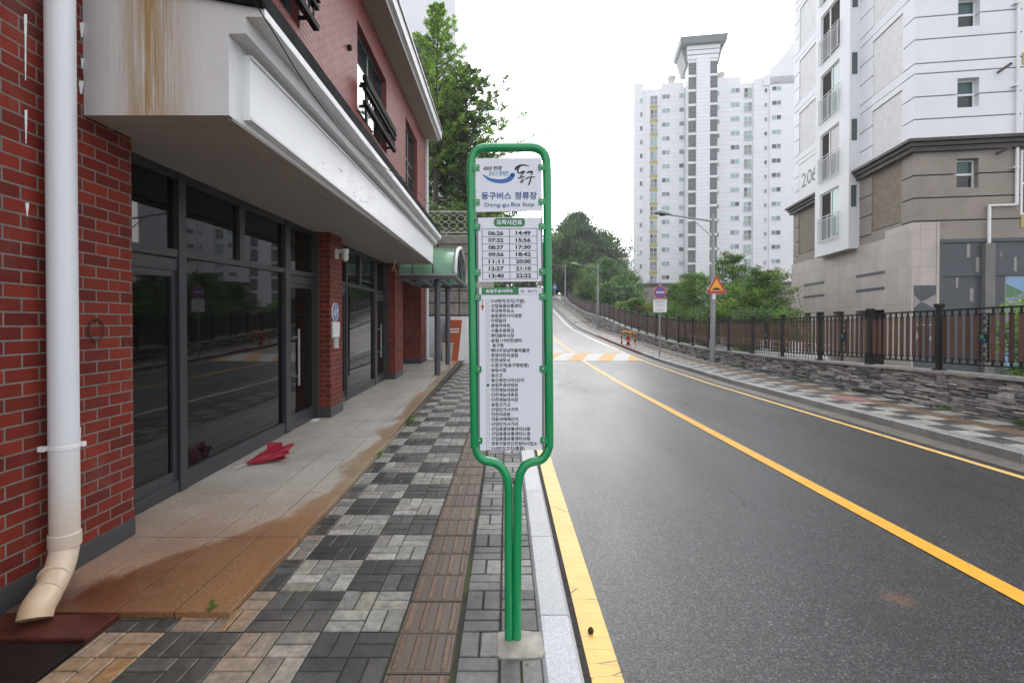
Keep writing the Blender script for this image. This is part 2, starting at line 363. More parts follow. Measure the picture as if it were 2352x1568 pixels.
# ------------------------------------------------------------------ left pavement: every paver laid
rp = random.Random(11)
WHITE = [(.33,.32,.29), (.29,.28,.25), (.37,.355,.325), (.26,.255,.235), (.31,.29,.245)]; DARK = [(.060,.055,.052), (.05,.047,.046), (.072,.065,.06), (.046,.044,.043)]
def paver(mb, x0, x1, y0, y1, zf, col, m=0, g=.0075, b=.005):
    z = zf((y0+y1)/2) + rp.uniform(-.0015, .0015); a = [rp.uniform(-.0008, .0008) for _ in range(4)]
    if x1-x0 < .02 or y1-y0 < .02: return
    X0, X1, Y0, Y1 = x0+g/2, x1-g/2, y0+g/2, y1-g/2; dz0 = zf(Y0)-zf((y0+y1)/2); dz1 = zf(Y1)-zf((y0+y1)/2)
    o = [(X0,Y0,z-.03+dz0),(X1,Y0,z-.03+dz0),(X1,Y1,z-.03+dz1),(X0,Y1,z-.03+dz1)]; s = [(p[0],p[1],p[2]+.03-b) for p in o]
    t = [(X0+b,Y0+b,z+dz0+a[0]),(X1-b,Y0+b,z+dz0+a[1]),(X1-b,Y1-b,z+dz1+a[2]),(X0+b,Y1-b,z+dz1+a[3])]
    mb.raw(o+s+t, [(0,1,5,4),(1,2,6,5),(2,3,7,6),(3,0,4,7),(4,5,9,8),(5,6,10,9),(6,7,11,10),(7,4,8,11),(8,9,10,11)], m, col)
DY = .196
def stain(x, y, c):
    d = math.hypot((x+1.75)/.9, (y-2.2)/1.1)
    k = max(0, 1-d) * .9 + (max(0, .35-abs(x+1.5))*1.1 if y < 5 else 0)*rp.random()
    rust = (.33, .17, .06) if c[0] > .2 else (.07,.06,.05)
    return tuple(a*(1-k)+b*k for a, b in zip(c, rust))
MIXED = False
pv = MB()
def edge_x(y): return -1.497 - .0 * y if y < 4.4 else -1.5 - .018*(y-4.4)
y_ref = 2.433*1148/1090            # a 2x2 colour boundary, from the photo
def lay(xl, xr, y0, y1, zf, flip=0, mossy=True, xcol=None):
    j0 = math.floor((y0-y_ref)/DY); j1 = math.ceil((y1-y_ref)/DY)
    for j in range(j0, j1):
        ya, yb = y_ref + j*DY, y_ref + (j+1)*DY; i = 0
        xr_ = xr
        while True:
            xb_ = xr_ - .2*i; xa_ = xb_ - .2; i += 1
            lo = xl(ya) if callable(xl) else xl
            if xb_ <= lo + .015: break
            par = ((i-1)//2 + math.floor(j/2) + flip) % 2
            base = WHITE if par == 0 else DARK
            for h in (0, 1):
                if (i + j) % 2: q = (xa_ + .1*h, xa_ + .1*h + .1, ya, yb)
                else: q = (xa_, xb_, ya + DY/2*h, ya + DY/2*(h+1))
                q = (max(q[0], lo), q[1], q[2], q[3])
                if q[1]-q[0] < .02: continue
                c = c3(rp.choice(base), rp.uniform(.72, 1.12)); q_ = rp.uniform(.35, .8); c = tuple((k*q_+.085*(1-q_))*.72 for k in c) if MIXED else c; c = stain((q[0]+q[1])/2, (q[2]+q[3])/2, c) if mossy else c
                if rp.random() < .05 and mossy: c = tuple(a*.6+b*.4 for a, b in zip(c, (.16,.15,.14)))
                paver(pv, *q, zf, c)
# beside the granite terrace; in front of it the paving also runs under the dark plate
lay(edge_x, -.555, 2.70, 19, zl); lay(-2.08, -.555, 1.2, 2.70, zl)
MIXED = True; lay(-.246, .168, 1.2, 19, zl, flip=1); MIXED = False; lay(-1.9, -.555, 19.1, 30, zl); lay(-.246, .168, 19.1, 34, zl, flip=1)
def worn_paver():
    t = NT('concrete_paver'); c = t.mix(1.0, t.attr(), t.ramp(t.noise(17, 6, rough=.75), [(.3, .40), (.7, 1.25)]), 'MULTIPLY')
    c = t.mix(t.ramp(t.noise(1.4, 6, rough=.62), [(.53, 0.0), (.66, .55)]), c, (.135,.125,.112,1))                      # trodden cement haze
    c = t.mix(t.ramp(t.noise(3.1, 6, rough=.75, vec=t.scale(t.obj, 1, 1, 1, (4,2,0))), [(.56, 0.0), (.72, .6)]), c, (.05,.045,.032,1))   # grime
    c = t.mix(t.ramp(t.noise(150, 3, rough=.8), [(.66, 0.0), (.74, .5)]), c, (.4,.39,.36,1))
    t.bump(t.noise(90, 4), .5, .0015); return t.set(c, t.ramp(t.noise(1.3, 4), [(.35, .36), (.65, .55)]), 0, .5)
m_paver = worn_paver()
struct(pv.build('pavement', m_paver))
def m_joint():
    t = NT('mossy_joint'); c = t.mix(t.ramp(t.noise(2.2, 5), [(.45, 0.0), (.62, 1.0)]), (.03,.027,.022,1), (.045,.065,.012,1)); return t.set(c, .95)
struct(MB().strip(-3.2, .168, YS[:28], lambda y: zl(y)-.0085).build('pavement_bed', m_joint()))
# tactile strip of ribbed brown tiles
tac = MB(); ta = .304; y = y_ref - 4*ta + .02
while y < 30:
    c = c3((.098,.069,.052), rp.uniform(.75, 1.15)); zf = lambda q: zl(q)+.002
    paver(tac, -.553, -.249, y, y+ta*.967, zf, c, g=.008, b=.006)
    for k in range(4):
        xc = -.553 + .304*(k+.5)/4; cc = c3((.145,.086,.052), rp.uniform(.7, 1.2)); r = .0135; z0 = zl(y+.15); L0, L1 = y+.022, y+ta*.967-.022
        pr = [(xc-r*1.25,0),(xc-r*.8,.0055),(xc+r*.8,.0055),(xc+r*1.25,0)]
        A = [(px, L0-(.006 if pz == 0 else -.004), z0+.0022+pz) for px, pz in pr]; B = [(px, L1+(.006 if pz == 0 else -.004), z0+.0022+pz) for px, pz in pr]
        tac.loft(A, B, 0, cc)
    y += ta*.967
struct(tac.build('tactile_paving', attr_mat('tactile_tile', .55, 40, .5, .5, 170, bd=.002, wet=.15)))
# ------------------------------------------------------------------ far pavement
pv = MB()
y_ref2 = y_ref
def lay2(xl, xr, y0, y1, off):
    j0 = math.floor(y0/.4); j1 = math.ceil(y1/.4)
    for j in range(j0, j1):
        ya, yb = j*.4, (j+1)*.4; x = xl; i = 0
        while x < xr-.02:
            xe = min(x+.4, xr); base = WHITE if (i+j+off) % 2 == 0 else DARK
            if y1 < 30:
                for (a0,a1,b0,b1) in ((0,.5,0,.25),(0,.5,.25,.5),(.5,.75,0,.5),(.75,1,0,.5),(0,.25,.5,1),(.25,.5,.5,1),(.5,1,.5,.75),(.5,1,.75,1)):
                    q0, q1 = x+.4*a0, min(x+.4*a1, xe)
                    if q1-q0 > .02: paver(pv, q0, q1, ya+.4*b0, ya+.4*b1, zs, c3(rp.choice(base), rp.uniform(.9, 1.2)))
            else: paver(pv, x, xe, ya, yb, zs, c3(rp.choice(base), rp.uniform(.95, 1.25)))
            x = xe; i += 1
for y0_, y1_ in ((-1, 26), (26, 76)): lay2(6.375, 6.72, y0_, y1_, 1); lay2(6.72, 7.12, y0_, y1_, 0); lay2(7.425, 7.825, y0_, y1_, 1); lay2(7.825, 7.95, y0_, y1_, 0)
struct(pv.build('pavement', attr_mat('far_paver', .55, 20, .3, .3, 120, wet=.15)))
tac = MB()
for k in range(0, 250):
    y = -.5 + k*.304
    if y > 76: break
    paver(tac, 7.122, 7.422, y, y+.304, lambda q: zs(q)+.002, c3((.20,.135,.085), rp.uniform(.85, 1.12)), g=.008)
    if y < 26:
        for q in range(4):
            xc = 7.122+.3*(q+.5)/4; tac.box(xc-.014, xc+.014, y+.02, y+.284, zs(y+.15)+.002, zs(y+.15)+.008, 0, c3((.25,.16,.09), rp.uniform(.8,1.1)))
struct(tac.build('tactile_paving', attr_mat('far_tactile', .6, 30, .3, .2, 120)))
struct(MB().strip(6.36, 8.0, YS, lambda y: zs(y)-.012).build('pavement_bed', m_dirt))
# manhole cover set in the far pavement
t = NT('reddish_iron'); w = t.n('TexChecker'); w.inputs['Scale'].default_value = 26; t.link(t.obj, w.inputs['Vector'])
t.bump(w.outputs['Fac'], .7, .006); m_iron = t.set(t.ramp(t.noise(9, 5), [(.3, (.22,.10,.095)), (.7, (.33,.17,.16))]), .55)
p = onZ(1936, 916, zs(12)); mc = MB(); pc = Vector((7.02, p.y, zs(p.y)))
mc.lathe(pc, [(.36,0),(.36,.008),(.33,.008),(.325,.004),(.31,.004),(.305,.010),(.0005,.010)], 36)
tag(mc.build('manhole_cover', m_iron, smooth=True), 'reddish iron manhole cover set in the checkered pavement below the stone wall', 'manhole cover')
# ------------------------------------------------------------------ granite terrace in front of the shops
def m_granite():
    t = NT('granite_slab'); x, y, z = t.sep()
    c = t.ramp(t.noise(75, 6, rough=.9), [(.32, (.15,.13,.11)), (.48, (.36,.33,.29)), (.64, (.60,.56,.50))])
    c = t.mix(1.0, c, t.ramp(t.noise(1.6, 6, rough=.6), [(.3, .8), (.7, 1.15)]), 'MULTIPLY')
    # rust run-off spreading from the downpipe, and the ragged wet band along the outer edge
    nz = t.math('SUBTRACT', t.noise(1.5, 6, rough=.65, vec=t.scale(t.obj, 1.5, .8, 1)), .5)
    bl = t.n('MapRange'); bl.interpolation_type = 'SMOOTHSTEP'; t.link(y, bl.inputs[0]); bl.inputs[1].default_value = 2.75; bl.inputs[2].default_value = 4.25; bl.inputs[3].default_value = -2.5; bl.inputs[4].default_value = -1.66
    e = t.math('SUBTRACT', t.math('ADD', x, t.math('MULTIPLY', t.math('MAXIMUM', t.math('SUBTRACT', y, 4.4), 0.0), .018)), bl.outputs[0])
    e = t.math('ADD', e, t.math('MULTIPLY', nz, .7))
    wet = t.ramp(t.math('ADD', t.math('ADD', e, .5), t.math('MULTIPLY', t.math('SUBTRACT', t.noise(9, 5, rough=.7), .5), .16)), [(.44, 0.0), (.54, 1.0)])
    yn = t.math('ADD', y, t.math('MULTIPLY', nz, 1.4))
    def fall(a, b, va, vb):
        m = t.n('MapRange'); m.interpolation_type = 'SMOOTHSTEP'; t.link(yn, m.inputs[0]); m.inputs[1].default_value = a; m.inputs[2].default_value = b; m.inputs[3].default_value = va; m.inputs[4].default_value = vb; return m.outputs[0]
    dry = fall(3.0, 5.2, .85, 0.0)
    c = t.mix(dry, c, t.mix(1.0, c, (.72,.42,.28,1), 'MULTIPLY'))
    grain = t.ramp(t.noise(70, 5, rough=.85), [(.40, 0.0), (.60, 1.0)])
    xr = t.ramp(t.math('ADD', x, 2.5), [(.15, 0.0), (.85, 1.0)]); rustc = t.mix(grain, t.mix(xr, (.050,.018,.009,1), (.17,.10,.06,1)), t.mix(xr, (.175,.075,.031,1), (.42,.30,.19,1)))
    c = t.mix(t.math('MULTIPLY', t.math('MULTIPLY', wet, fall(2.8, 4.6, .95, 0.0)), t.ramp(t.noise(5, 6, rough=.75), [(.35, .55), (.6, 1.0)])), c, rustc)
    c = t.mix(t.math('MULTIPLY', wet, .85), c, t.mix(1.0, c, (.78,.56,.35,1), 'MULTIPLY'))
    dk = t.math('MULTIPLY', fall(2.72, 3.15, 1.0, 0.0), t.ramp(t.math('ADD', x, 3.0), [(.45, 1.0), (.85, 0.0)]))
    c = t.mix(t.math('MULTIPLY', dk, .7), c, (.045,.010,.006,1))
    band = wet
    blot = t.ramp(t.noise(1.1, 6, rough=.7), [(.6, 0.0), (.72, .5)]); c = t.mix(blot, c, (.2,.15,.1,1))
    t.bump(t.noise(120, 3), .25, .002)
    return t.set(c, t.ramp(band, [(0, .5), (.75, .28)]), 0, .5)
m_gran = m_granite()
tb = MB(); ysl = [2.68]
while ysl[-1] < 18.6: ysl.append(min(18.6, ysl[-1] + (.92 if len(ysl) < 3 else 1.05)))
for a, b in zip(ysl[:-1], ysl[1:]):
    for k in range(4):
        xo = (edge_x(a), edge_x(b)); fr = [0, .30, .62, 1.0, 1.75]
        def X(i, e): return xo[e] - fr[i]
        g = .0045; x1a, x1b, x0a, x0b = X(k,0)-(g if k else 0), X(k,1)-(g if k else 0), X(k+1,0)+g, X(k+1,1)+g
        za, zb = zp(a), zp(b); y0, y1 = a+g, b-g
        if k == 3: x0a = x0b = -3.9
        lo = -.12
        tb.hexa([(x0a,y0,lo),(x1a,y0,lo),(x1b,y1,lo),(x0b,y1,lo),(x0a,y0,za),(x1a,y0,za),(x1b,y1,zb),(x0b,y1,zb)])
struct(tb.build('granite_terrace', m_gran, bevel=.003))
struct(MB().strip(-3.9, -1.53, [2.7, 18.5], lambda y: zp(y)-.006).build('terrace_bed', m_dirt))
t = NT('wet_dark_plate'); c = t.mix(t.ramp(t.noise(1.7, 5, rough=.7), [(.4, 0.0), (.7, 1.0)]), (.010,.006,.005,1), (.024,.010,.008,1)); t.bump(t.noise(20, 4, vec=t.scale(t.obj, .3, 3, 1)), .2, .004)
m_plate = t.set(c, .55, 0, .15)
t = NT('rusty_red_step'); c = t.mix(t.ramp(t.noise(3, 5, rough=.7, vec=t.scale(t.obj, 1, 3, 1)), [(.35, 0.0), (.7, 1.0)]), (.045,.010,.008,1), (.11,.028,.018,1)); t.bump(t.noise(60, 4), .3, .003); m_redstep = t.set(c, .45, 0, .25)
o = MB().box(-3.0, -2.09, 1.0, 2.46, -.05, .010).build('dark_plate', m_plate, bevel=.006); struct(o)
o = MB().box(-3.0, -2.09, 2.465, 2.676, -.05, .024).build('red_step', m_redstep, bevel=.006); struct(o)
# ================================================================== brick shop building
XPa, XSa, XB = -2.68, -2.90, -.0124
XP = lambda y: XPa + XB*y
XS = lambda y: XSa + XB*y
P = lambda u, v: onP(u, v, XPa, XB)
Q = lambda u, v: onP(u, v, XSa, XB)
def lin(p, q): return lambda y: p.z + (q.z-p.z)*(y-p.y)/(q.y-p.y)
zsof = lin(Q(265,312.6), Q(899,604.7))
def sbox(mb, xf, d0, d1, y0, y1, z0, z1, m=0):
    z0 = z0 if callable(z0) else (lambda y, k=z0: k); z1 = z1 if callable(z1) else (lambda y, k=z1: k)
    return mb.hexa([(xf(y0)+d0,y0,z0(y0)),(xf(y0)+d1,y0,z0(y0)),(xf(y1)+d1,y1,z0(y1)),(xf(y1)+d0,y1,z0(y1)),
                    (xf(y0)+d0,y0,z1(y0)),(xf(y0)+d1,y0,z1(y0)),(xf(y1)+d1,y1,z1(y1)),(xf(y1)+d0,y1,z1(y1))], m)
B = empty('shop_building', (-3.2, 8.0, 0), 'red brick shop building with white canopy board and dark glass shopfronts', 'building')
YC0, YC1 = 3.233, 13.16
yp1 = P(306,900).y; y2a, y2b = P(759.3,900).y, P(786.8,900).y; y3a, y3b = P(907.5,800).y, P(925.5,800).y; y4a, y4b = P(967.5,800).y, P(977,800).y
# lower brickwork
mb = MB(); sbox(mb, XP, -.5, 0, .4, YC0-.004, -.05, 4.2); sbox(mb, XP, -.5, 0, YC0-.004, yp1, .0, lambda y: zsof(y)+.2)
mb.build('brick_wall', m_brick, B)
for ya, yb, d in ((y2a, y2b, .4), (y3a, y3b, .4), (y4a, y4b, .62)):
    mb = MB(); sbox(mb, XP, -d, 0, ya, yb, lambda y: zp(y)+.1, lambda y: zsof(y)+.03); pb = mb.build('brick_pillar', m_brick, B)
    mb = MB(); sbox(mb, XP, -d, .008, ya-.008, yb+.008, lambda y: zp(y)-.02, lambda y: zp(y)+.165); mb.build('plinth', m_plinth, pb, bevel=.006)
mb = MB(); sbox(mb, XP, -.3, .008, .4, yp1+.006, -.05, lambda y: .035+.135); mb.build('plinth', m_plinth, B, bevel=.006)
# recessed entrance behind the green canopy
mb = MB(); mb.box(-6, -3.45, 17.3, 17.5, 0, 4); mb.box(-4.3, -4.2, 13.2, 17.3, 0, 4); mb.box(-4.2, XS(13.4), 13.15, 13.3, 0, 3.6); mb.build('entrance_wall', M('entrance_grey', S(176,178,176), .6, .06), B)
mb = MB(); mb.box(-6, -2.9, 13.2, 17.9, 3.30, 3.42); mb.build('entrance_ceiling', m_soffit, B)
# ---- shopfront frames and panes
zt = lin(Q(427,576), Q(663,617)); zt_b = lin(Q(799,649), Q(862.5,664))
GL = -.055
def shopfront(name, yA, yB, mull, ztr, doors, upper, zsill=.16):
    mb = MB(); base = lambda y: zp(y)+.004; head = lambda y: zsof(y)+.02
    for ya, yb in mull: sbox(mb, XS, -.13, 0, ya, yb, base, head)
    inner = [(yA, mull[0][0])] + [(mull[i][1], mull[i+1][0]) for i in range(len(mull)-1)] + ([(mull[-1][1], yB)] if mull[-1][1] < yB-.05 else [])
    panes = []
    for i, (ya, yb) in enumerate(inner):
        dr = i in doors; g = .002
        sbox(mb, XS, -.12, -.012, ya+g, yb-g, base, lambda y: zp(y)+(.11 if dr else zsill))
        sbox(mb, XS, -.12, -.008, ya+g, yb-g, lambda y: zsof(y)-.13, head)
        th = .062 if not dr else .07
        sbox(mb, XS, -.12, -.010, ya+g, yb-g, lambda y: ztr(y)-th, ztr)
        if dr: sbox(mb, XS, -.12, -.016, ya+g, yb-g, lambda y: ztr(y)-.19, lambda y: ztr(y)-th-.018)
        panes.append((ya, yb, dr))
        for ua, ub in upper.get(i, []): sbox(mb, XS, -.11, -.014, ua, ub, ztr, lambda y: zsof(y)-.13)
    fo = mb.build(name, m_alu, B, bevel=.003)
    for ya, yb, dr in panes:
        if dr:
            mb = MB(); w = .055; lo = lambda y: zp(y)+.11; hi = lambda y: ztr(y)-.19
            sbox(mb, XS, -.095, -.03, ya+.004, ya+w, lo, hi); sbox(mb, XS, -.095, -.03, yb-w, yb-.004, lo, hi)
            sbox(mb, XS, -.095, -.03, ya+w, yb-w, lo, lambda y: zp(y)+.2); sbox(mb, XS, -.095, -.03, ya+w, yb-w, lambda y: ztr(y)-.25, hi)
            d = mb.build('door', m_alu, B, bevel=.003); g = MB(); sbox(g, XS, -.07, -.055, ya+w, yb-w, lambda y: zp(y)+.2, lambda y: ztr(y)-.25); g.build('glass', m_glass, d)
            yh = ya + .16; h = MB(); xh = XS(yh)+.045; h.tube([(xh,yh,zp(yh)+.62),(xh,yh,zp(yh)+1.42)], .016, 10)
            for zz in (.75, 1.3): h.tube([(XS(yh)-.04,yh,zp(yh)+zz),(xh,yh,zp(yh)+zz)], .01, 8)
            h.build('handle', m_galv, d, smooth=True)
            g = MB(); sbox(g, XS, -.07, -.055, ya, yb, lambda y: ztr(y), lambda y: zsof(y)-.13); g.build('glass', m_glass, fo)
            yield d, ya, yb
        else:
            g = MB(); sbox(g, XS, -.07, -.055, ya, yb, lambda y: zp(y)+zsill, lambda y: ztr(y)-.062); g.build('glass', m_glass, fo)
            g = MB(); sbox(g, XS, -.0705, -.0555, ya, yb, ztr, lambda y: zsof(y)-.13); g.build('glass', m_glass, fo)
qy = lambda u, v=760: Q(u, v).y
list(shopfront('shop_window', yp1-.25, qy(741), [(qy(413),qy(430)), (qy(657),qy(668))], zt, (0, 2), {1: [(qy(555),qy(567))]}))
mb = MB(); sbox(mb, XS, -.1, .05, qy(724), y2a-.002, lambda y: zp(y)+.002, lambda y: zsof(y)+.02); mb.build('door_post', m_alu_br, B, bevel=.006)
r = list(shopfront('shop_window', y2b, qy(886), [(qy(796.4),qy(799.4)), (qy(862),qy(867))], zt_b, (0, 2), {1: [(qy(828.6),qy(832.5))]}))
mb = MB(); sbox(mb, XS, -.1, .05, qy(886), y3a-.002, lambda y: zp(y)+.002, lambda y: zsof(y)+.02); mb.build('door_post', m_alu_br, B, bevel=.006)
# small red-marked sticker on the second door
d = r[0][0]; mb = MB(); ys0 = r[0][2]-.3
m_red = M('sign_red', S(196,30,38), .4, .05); m_paper = M('paper_white', (.78,.78,.78), .6, .03)
mp = lambda a, b: (XS(ys0+a)-.05, ys0+a, 1.78-b)
mb.poly([mp(0,.17),mp(.12,.17),mp(.12,0),mp(0,0)], 0)
for a, b in ((.02,.03),(.055,.03),(.02,.075),(.07,.075)): q = .032; mb.poly([(p[0]+.002,p[1],p[2]) for p in (mp(a,b+q),mp(a+q,b+q),mp(a+q,b),mp(a,b))], 1)
mb.build('sticker', [m_paper, m_red], d)
# ---- white canopy
def m_endpanel():
    t = NT('stained_stucco'); x, y, z = t.sep()
    c = t.ramp(t.noise(1.2, 5), [(.3, (.62,.61,.62)), (.7, (.70,.69,.70))])
    wx = t.math('ABSOLUTE', t.math('ADD', x, X_ST)); core = t.ramp(wx, [(.05, 1.0), (.17, .5), (.34, .0)])
    st = t.noise(42, 5, rough=.7, vec=t.scale(t.obj, 1, 1, .03)); st2 = t.noise(14, 3, vec=t.scale(t.obj, 1, 1, .08))
    k = t.math('MULTIPLY', core, t.ramp(t.math('ADD', t.math('MULTIPLY', st, .6), t.math('MULTIPLY', st2, .4)), [(.32, 0.0), (.56, 1.0)]))
    c = t.mix(k, c, (.37,.23,.085,1)); t.bump(t.noise(70, 4, rough=.6), .55, .006); return t.set(c, .6)
X_ST = 2.29 - 3.2
a0 = [at(u, v, YC0) for u, v in ((526,265),(527,77.5),(565,76),(565,39),(608,40),(608,20),(486,0))]
b0 = [at(u, v, YC1) for u, v in ((992,606.5),(992,562.5),(1004,560.5),(1004,552),(1013,550),(1013.3,542))]
a0[1].x = a0[0].x; a0[2].z = a0[1].z; a0[3].x = a0[2].x; a0[4].z = a0[3].z; a0[5].x = a0[4].x
sl = (a0[6].z-a0[5].z)/(a0[6].x-a0[5].x)
wallA = Vector((-3.02, YC0, a0[5].z + sl*(-3.02-a0[5].x))); wallB = Vector((-3.05, YC1, b0[5].z + sl*(-3.05-b0[5].x)))
lowA = Vector((-3.02, YC0, a0[0].z)); lowB = Vector((-3.05, YC1, b0[0].z - .02))
A_ = [lowA] + a0[:6] + [wallA]; B_ = [lowB] + b0 + [wallB]
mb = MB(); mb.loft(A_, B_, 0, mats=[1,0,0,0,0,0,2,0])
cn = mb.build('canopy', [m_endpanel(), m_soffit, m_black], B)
for p in (0,): cn.data.materials[0] = cn.data.materials[0]
m_corn = m_white_p
# long faces get the painted finish, the end keeps the stained stucco
for i, p in enumerate(cn.data.polygons):
    if i in (1,2,3,4,5): p.material_index = 3
cn.data.materials.append(m_corn)
# soffit border strips
mb = MB()
for k, (d0, d1) in enumerate(((.02,.05),(.20,.215))):
    pa, pb = A_[1]+Vector((-d0,.05 if k==0 else .22,-.004)), B_[1]+Vector((-d0,-.05,-.004)); mb.bar(pa, pb, .03 if k == 0 else .018, .02)
mb.bar(Vector((A_[1].x-.2,YC0+.22,A_[1].z-.001)), Vector((-2.75,YC0+.22,A_[1].z-.001)), .018, .012)
mb.build('soffit_trim', m_soffit, cn)
# black flashing upstand along the roof edge
mb = MB(); k = Vector((-.03,0,0))
mb.loft([a0[5]+k, a0[5]+k+Vector((.02,0,0)), a0[5]+k+Vector((.012,0,.14)), a0[5]+k+Vector((-.03,0,.15))], [b0[5]+k, b0[5]+k+Vector((.02,0,0)), b0[5]+k+Vector((.012,0,.14)), b0[5]+k+Vector((-.03,0,.15))])
mb.bar(a0[5]+Vector((0,-.01,.012)), Vector((-2.9,YC0-.01,wallA.z+.012)), .05, .035)
mb.build('flashing', M('black_flashing', (.012,.012,.013), .8, .5, 3, spec=.05), cn)
# plain white signboard
pn0, pn1 = at(574,276.5,3.42), at(574,127,3.42); pf0, pf1 = at(994.5,606.5,13.0), at(997,562,13.0); pf1.x = pf0.x; t_ = Vector((-.045,0,0))
mb = MB(); mb.loft([pn0+t_,pn0,pn1,pn1+t_],[pf0+t_,pf0,pf1,pf1+t_])
SBM = mb
mb = MB(); mb.bar(pn1+Vector((.006,0,-.012)), pf1+Vector((.006,0,-.012)), .012, .022); mb.bar(pn0+Vector((.006,0,.012)), pf0+Vector((.006,0,.012)), .012, .022); TRM = mb
mb = SBM; rr = random.Random(5)                          # scraped nail marks on the board
for i in range(34):
    f = rr.gauss(.28, .07) if i < 24 else rr.uniform(.6, .78); h = rr.uniform(.15, .6); pa = pn0.lerp(pf0, f); pb = pn1.lerp(pf1, f); q = pa.lerp(pb, h)+Vector((.0015,0,0)); L = rr.uniform(.03, .13)
    mb.poly([q, q+Vector((0,L,L*.03)), q+Vector((0,L,.004+L*.03)), q+Vector((0,0,.004))], 1)
sb = mb.build('signboard', [m_board, M('scratch', (.22,.21,.2), .8)], B); TRM.build('edge_trim', m_white_p, sb)
# ---- upper storey
yw = [(4.55, P(688,72).y), (P(820.7,157).y, P(887.8,265).y), (P(931.7,360).y, P(958.5,390).y)]
zb_ = (P(820.7,261).z + P(887.5,349).z)/2; zt_ = (P(820.7,52.7).z + P(888,182).z)/2; zb2 = P(953,452).z
wins = [(yw[0][0], yw[0][1], 5.5, zt_), (yw[1][0], yw[1][1], zb_, zt_), (yw[2][0], yw[2][1], zb2, P(931.7,267).z)]
ztop = 8.6; mb = MB(); cur = .4
for ya, yb, za, zb in wins:
    sbox(mb, XP, -.3, 0, cur, ya, 3.7, ztop); sbox(mb, XP, -.3, 0, ya, yb, 3.7, za); sbox(mb, XP, -.3, 0, ya, yb, zb, ztop); cur = yb
sbox(mb, XP, -.3, 0, cur, y4b, 3.35, ztop); mb.box(-11, XP(17)-.31, .4, y4b-.01, 3.5, ztop)
mb.build('upper_wall', m_brick_up, B)
for i, (ya, yb, za, zb) in enumerate(wins):
    mb = MB(); d0, d1 = -.20, -.12; w = .07
    sbox(mb, XP, d0, d1, ya, ya+w, za, zb); sbox(mb, XP, d0, d1, yb-w, yb, za, zb); sbox(mb, XP, d0, d1, ya+w, yb-w, za, za+w); sbox(mb, XP, d0, d1, ya+w, yb-w, zb-w, zb)
    ym = (ya+yb)/2; sbox(mb, XP, d0, d1-.01, ym-.05, ym+.05, za+w, zb-w)
    if i == 2: sbox(mb, XP, d0, d1-.015, ya+w, yb-w, (za+zb)/2-.03, (za+zb)/2+.03); sbox(mb, XP, d0, d1-.015, ya+w, yb-w, za+.55, za+.6)
    w_ = mb.build('window', m_green_fr, B, bevel=.004)
    g = MB(); sbox(g, XP, -.17, -.155, ya+w, ym-.05, za+w, zb-w); sbox(g, XP, -.171, -.156, ym+.05, yb-w, za+w, zb-w); g.build('pane', m_glass_up, w_)
    if i < 2:
        g = MB(); e = .24; x_ = lambda y: XP(y)+.15
        for zz, hh in ((za+.58,.09), (za+.40,.06), (za+.12,.08)): sbox(g, x_, -.05, .03, ya-.02, yb+e, zz, zz+hh)
        sbox(g, x_, -.10, .05, ya-.02, yb+e, za+.50, za+.53)
        y = ya+.05
        while y < yb+e-.02: sbox(g, x_, -.02, .0, y, y+.022, za+.14, za+.63); y += .16
        for y in (ya+.1, (ya+yb)/2, yb-.05): sbox(g, XP, 0, .13, y, y+.04, za+.12, za+.16); sbox(g, XP, 0, .13, y, y+.04, za+.5, za+.54)
        g.build('railing', m_black, w_)
mb = MB(); p = P(800,110); mb.lathe(p, [(.05,-.02),(.05,.05),(.03,.06)], 10, ax=(1,0,0)); mb.build('vent_stub', m_black, B)
# ---- eaves
zj = lin(P(833,0), P(972.8,310)); YE = 18.2; o1, o2 = at(1008,326,YE), at(1015.6,305.5,YE)
zo = lambda y: o1.z + (zj(y)-zj(YE)); xo = lambda y: o1.x + (y-YE)*XB; zf = lambda y: o2.z + (zj(y)-zj(YE)); xf = lambda y: o2.x + (y-YE)*XB
def prof(y): return [(-11,y,zj(y)),(xo(y),y,zo(y)),(xo(y)+.01,y,zo(y)+.07),(xf(y)-.02,y,zo(y)+.09),(xf(y),y,zf(y)),(xf(y)-.3,y,zf(y)+.12),(-11,y,zf(y)+1.6)]
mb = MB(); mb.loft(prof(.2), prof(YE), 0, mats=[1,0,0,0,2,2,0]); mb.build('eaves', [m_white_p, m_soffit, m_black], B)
mb = MB(); mb.loft([(xf(y)-.01,y,zf(y)-.01) for y in (.2,)]+[(xf(.2)+.03,.2,zf(.2)-.01),(xf(.2)+.03,.2,zf(.2)+.06),(xf(.2)-.01,.2,zf(.2)+.06)], [(xf(YE)-.01,YE,zf(YE)-.01),(xf(YE)+.03,YE,zf(YE)-.01),(xf(YE)+.03,YE,zf(YE)+.06),(xf(YE)-.01,YE,zf(YE)+.06)]); mb.build('gutter_edge', M('gutter_dark', S(60,66,70), .4), B)
# ---- rain pipes
def m_pipe_near():
    t = NT('stained_pipe'); x, y, z = t.sep()
    k = t.ramp(t.math('ADD', z, t.math('MULTIPLY', t.math('SUBTRACT', t.noise(3, 5), .5), .5)), [(.12, 1.0), (.42, .55), (.95, 0.0)])
    c = t.mix(k, (.72,.74,.78,1), t.mix(t.noise(9, 5), (.50,.36,.22,1), (.62,.45,.28,1)))
    st = t.ramp(t.noise(30, 4, vec=t.scale(t.obj, 1, 1, .05), rough=.7), [(.58, 0.0), (.72, .4)]); sd = t.ramp(t.math('SUBTRACT', x, XPIPE+3.2), [(.0, 0.0), (.07, 1.0)])
    c = t.mix(t.math('MULTIPLY', st, sd), c, (.50,.44,.30,1)); c = t.mix(t.ramp(t.noise(75, 2), [(.70, 0.0), (.74, .5)]), c, (.3,.25,.2,1)); return t.set(c, .36)
XPIPE = XP(2.95)+.095
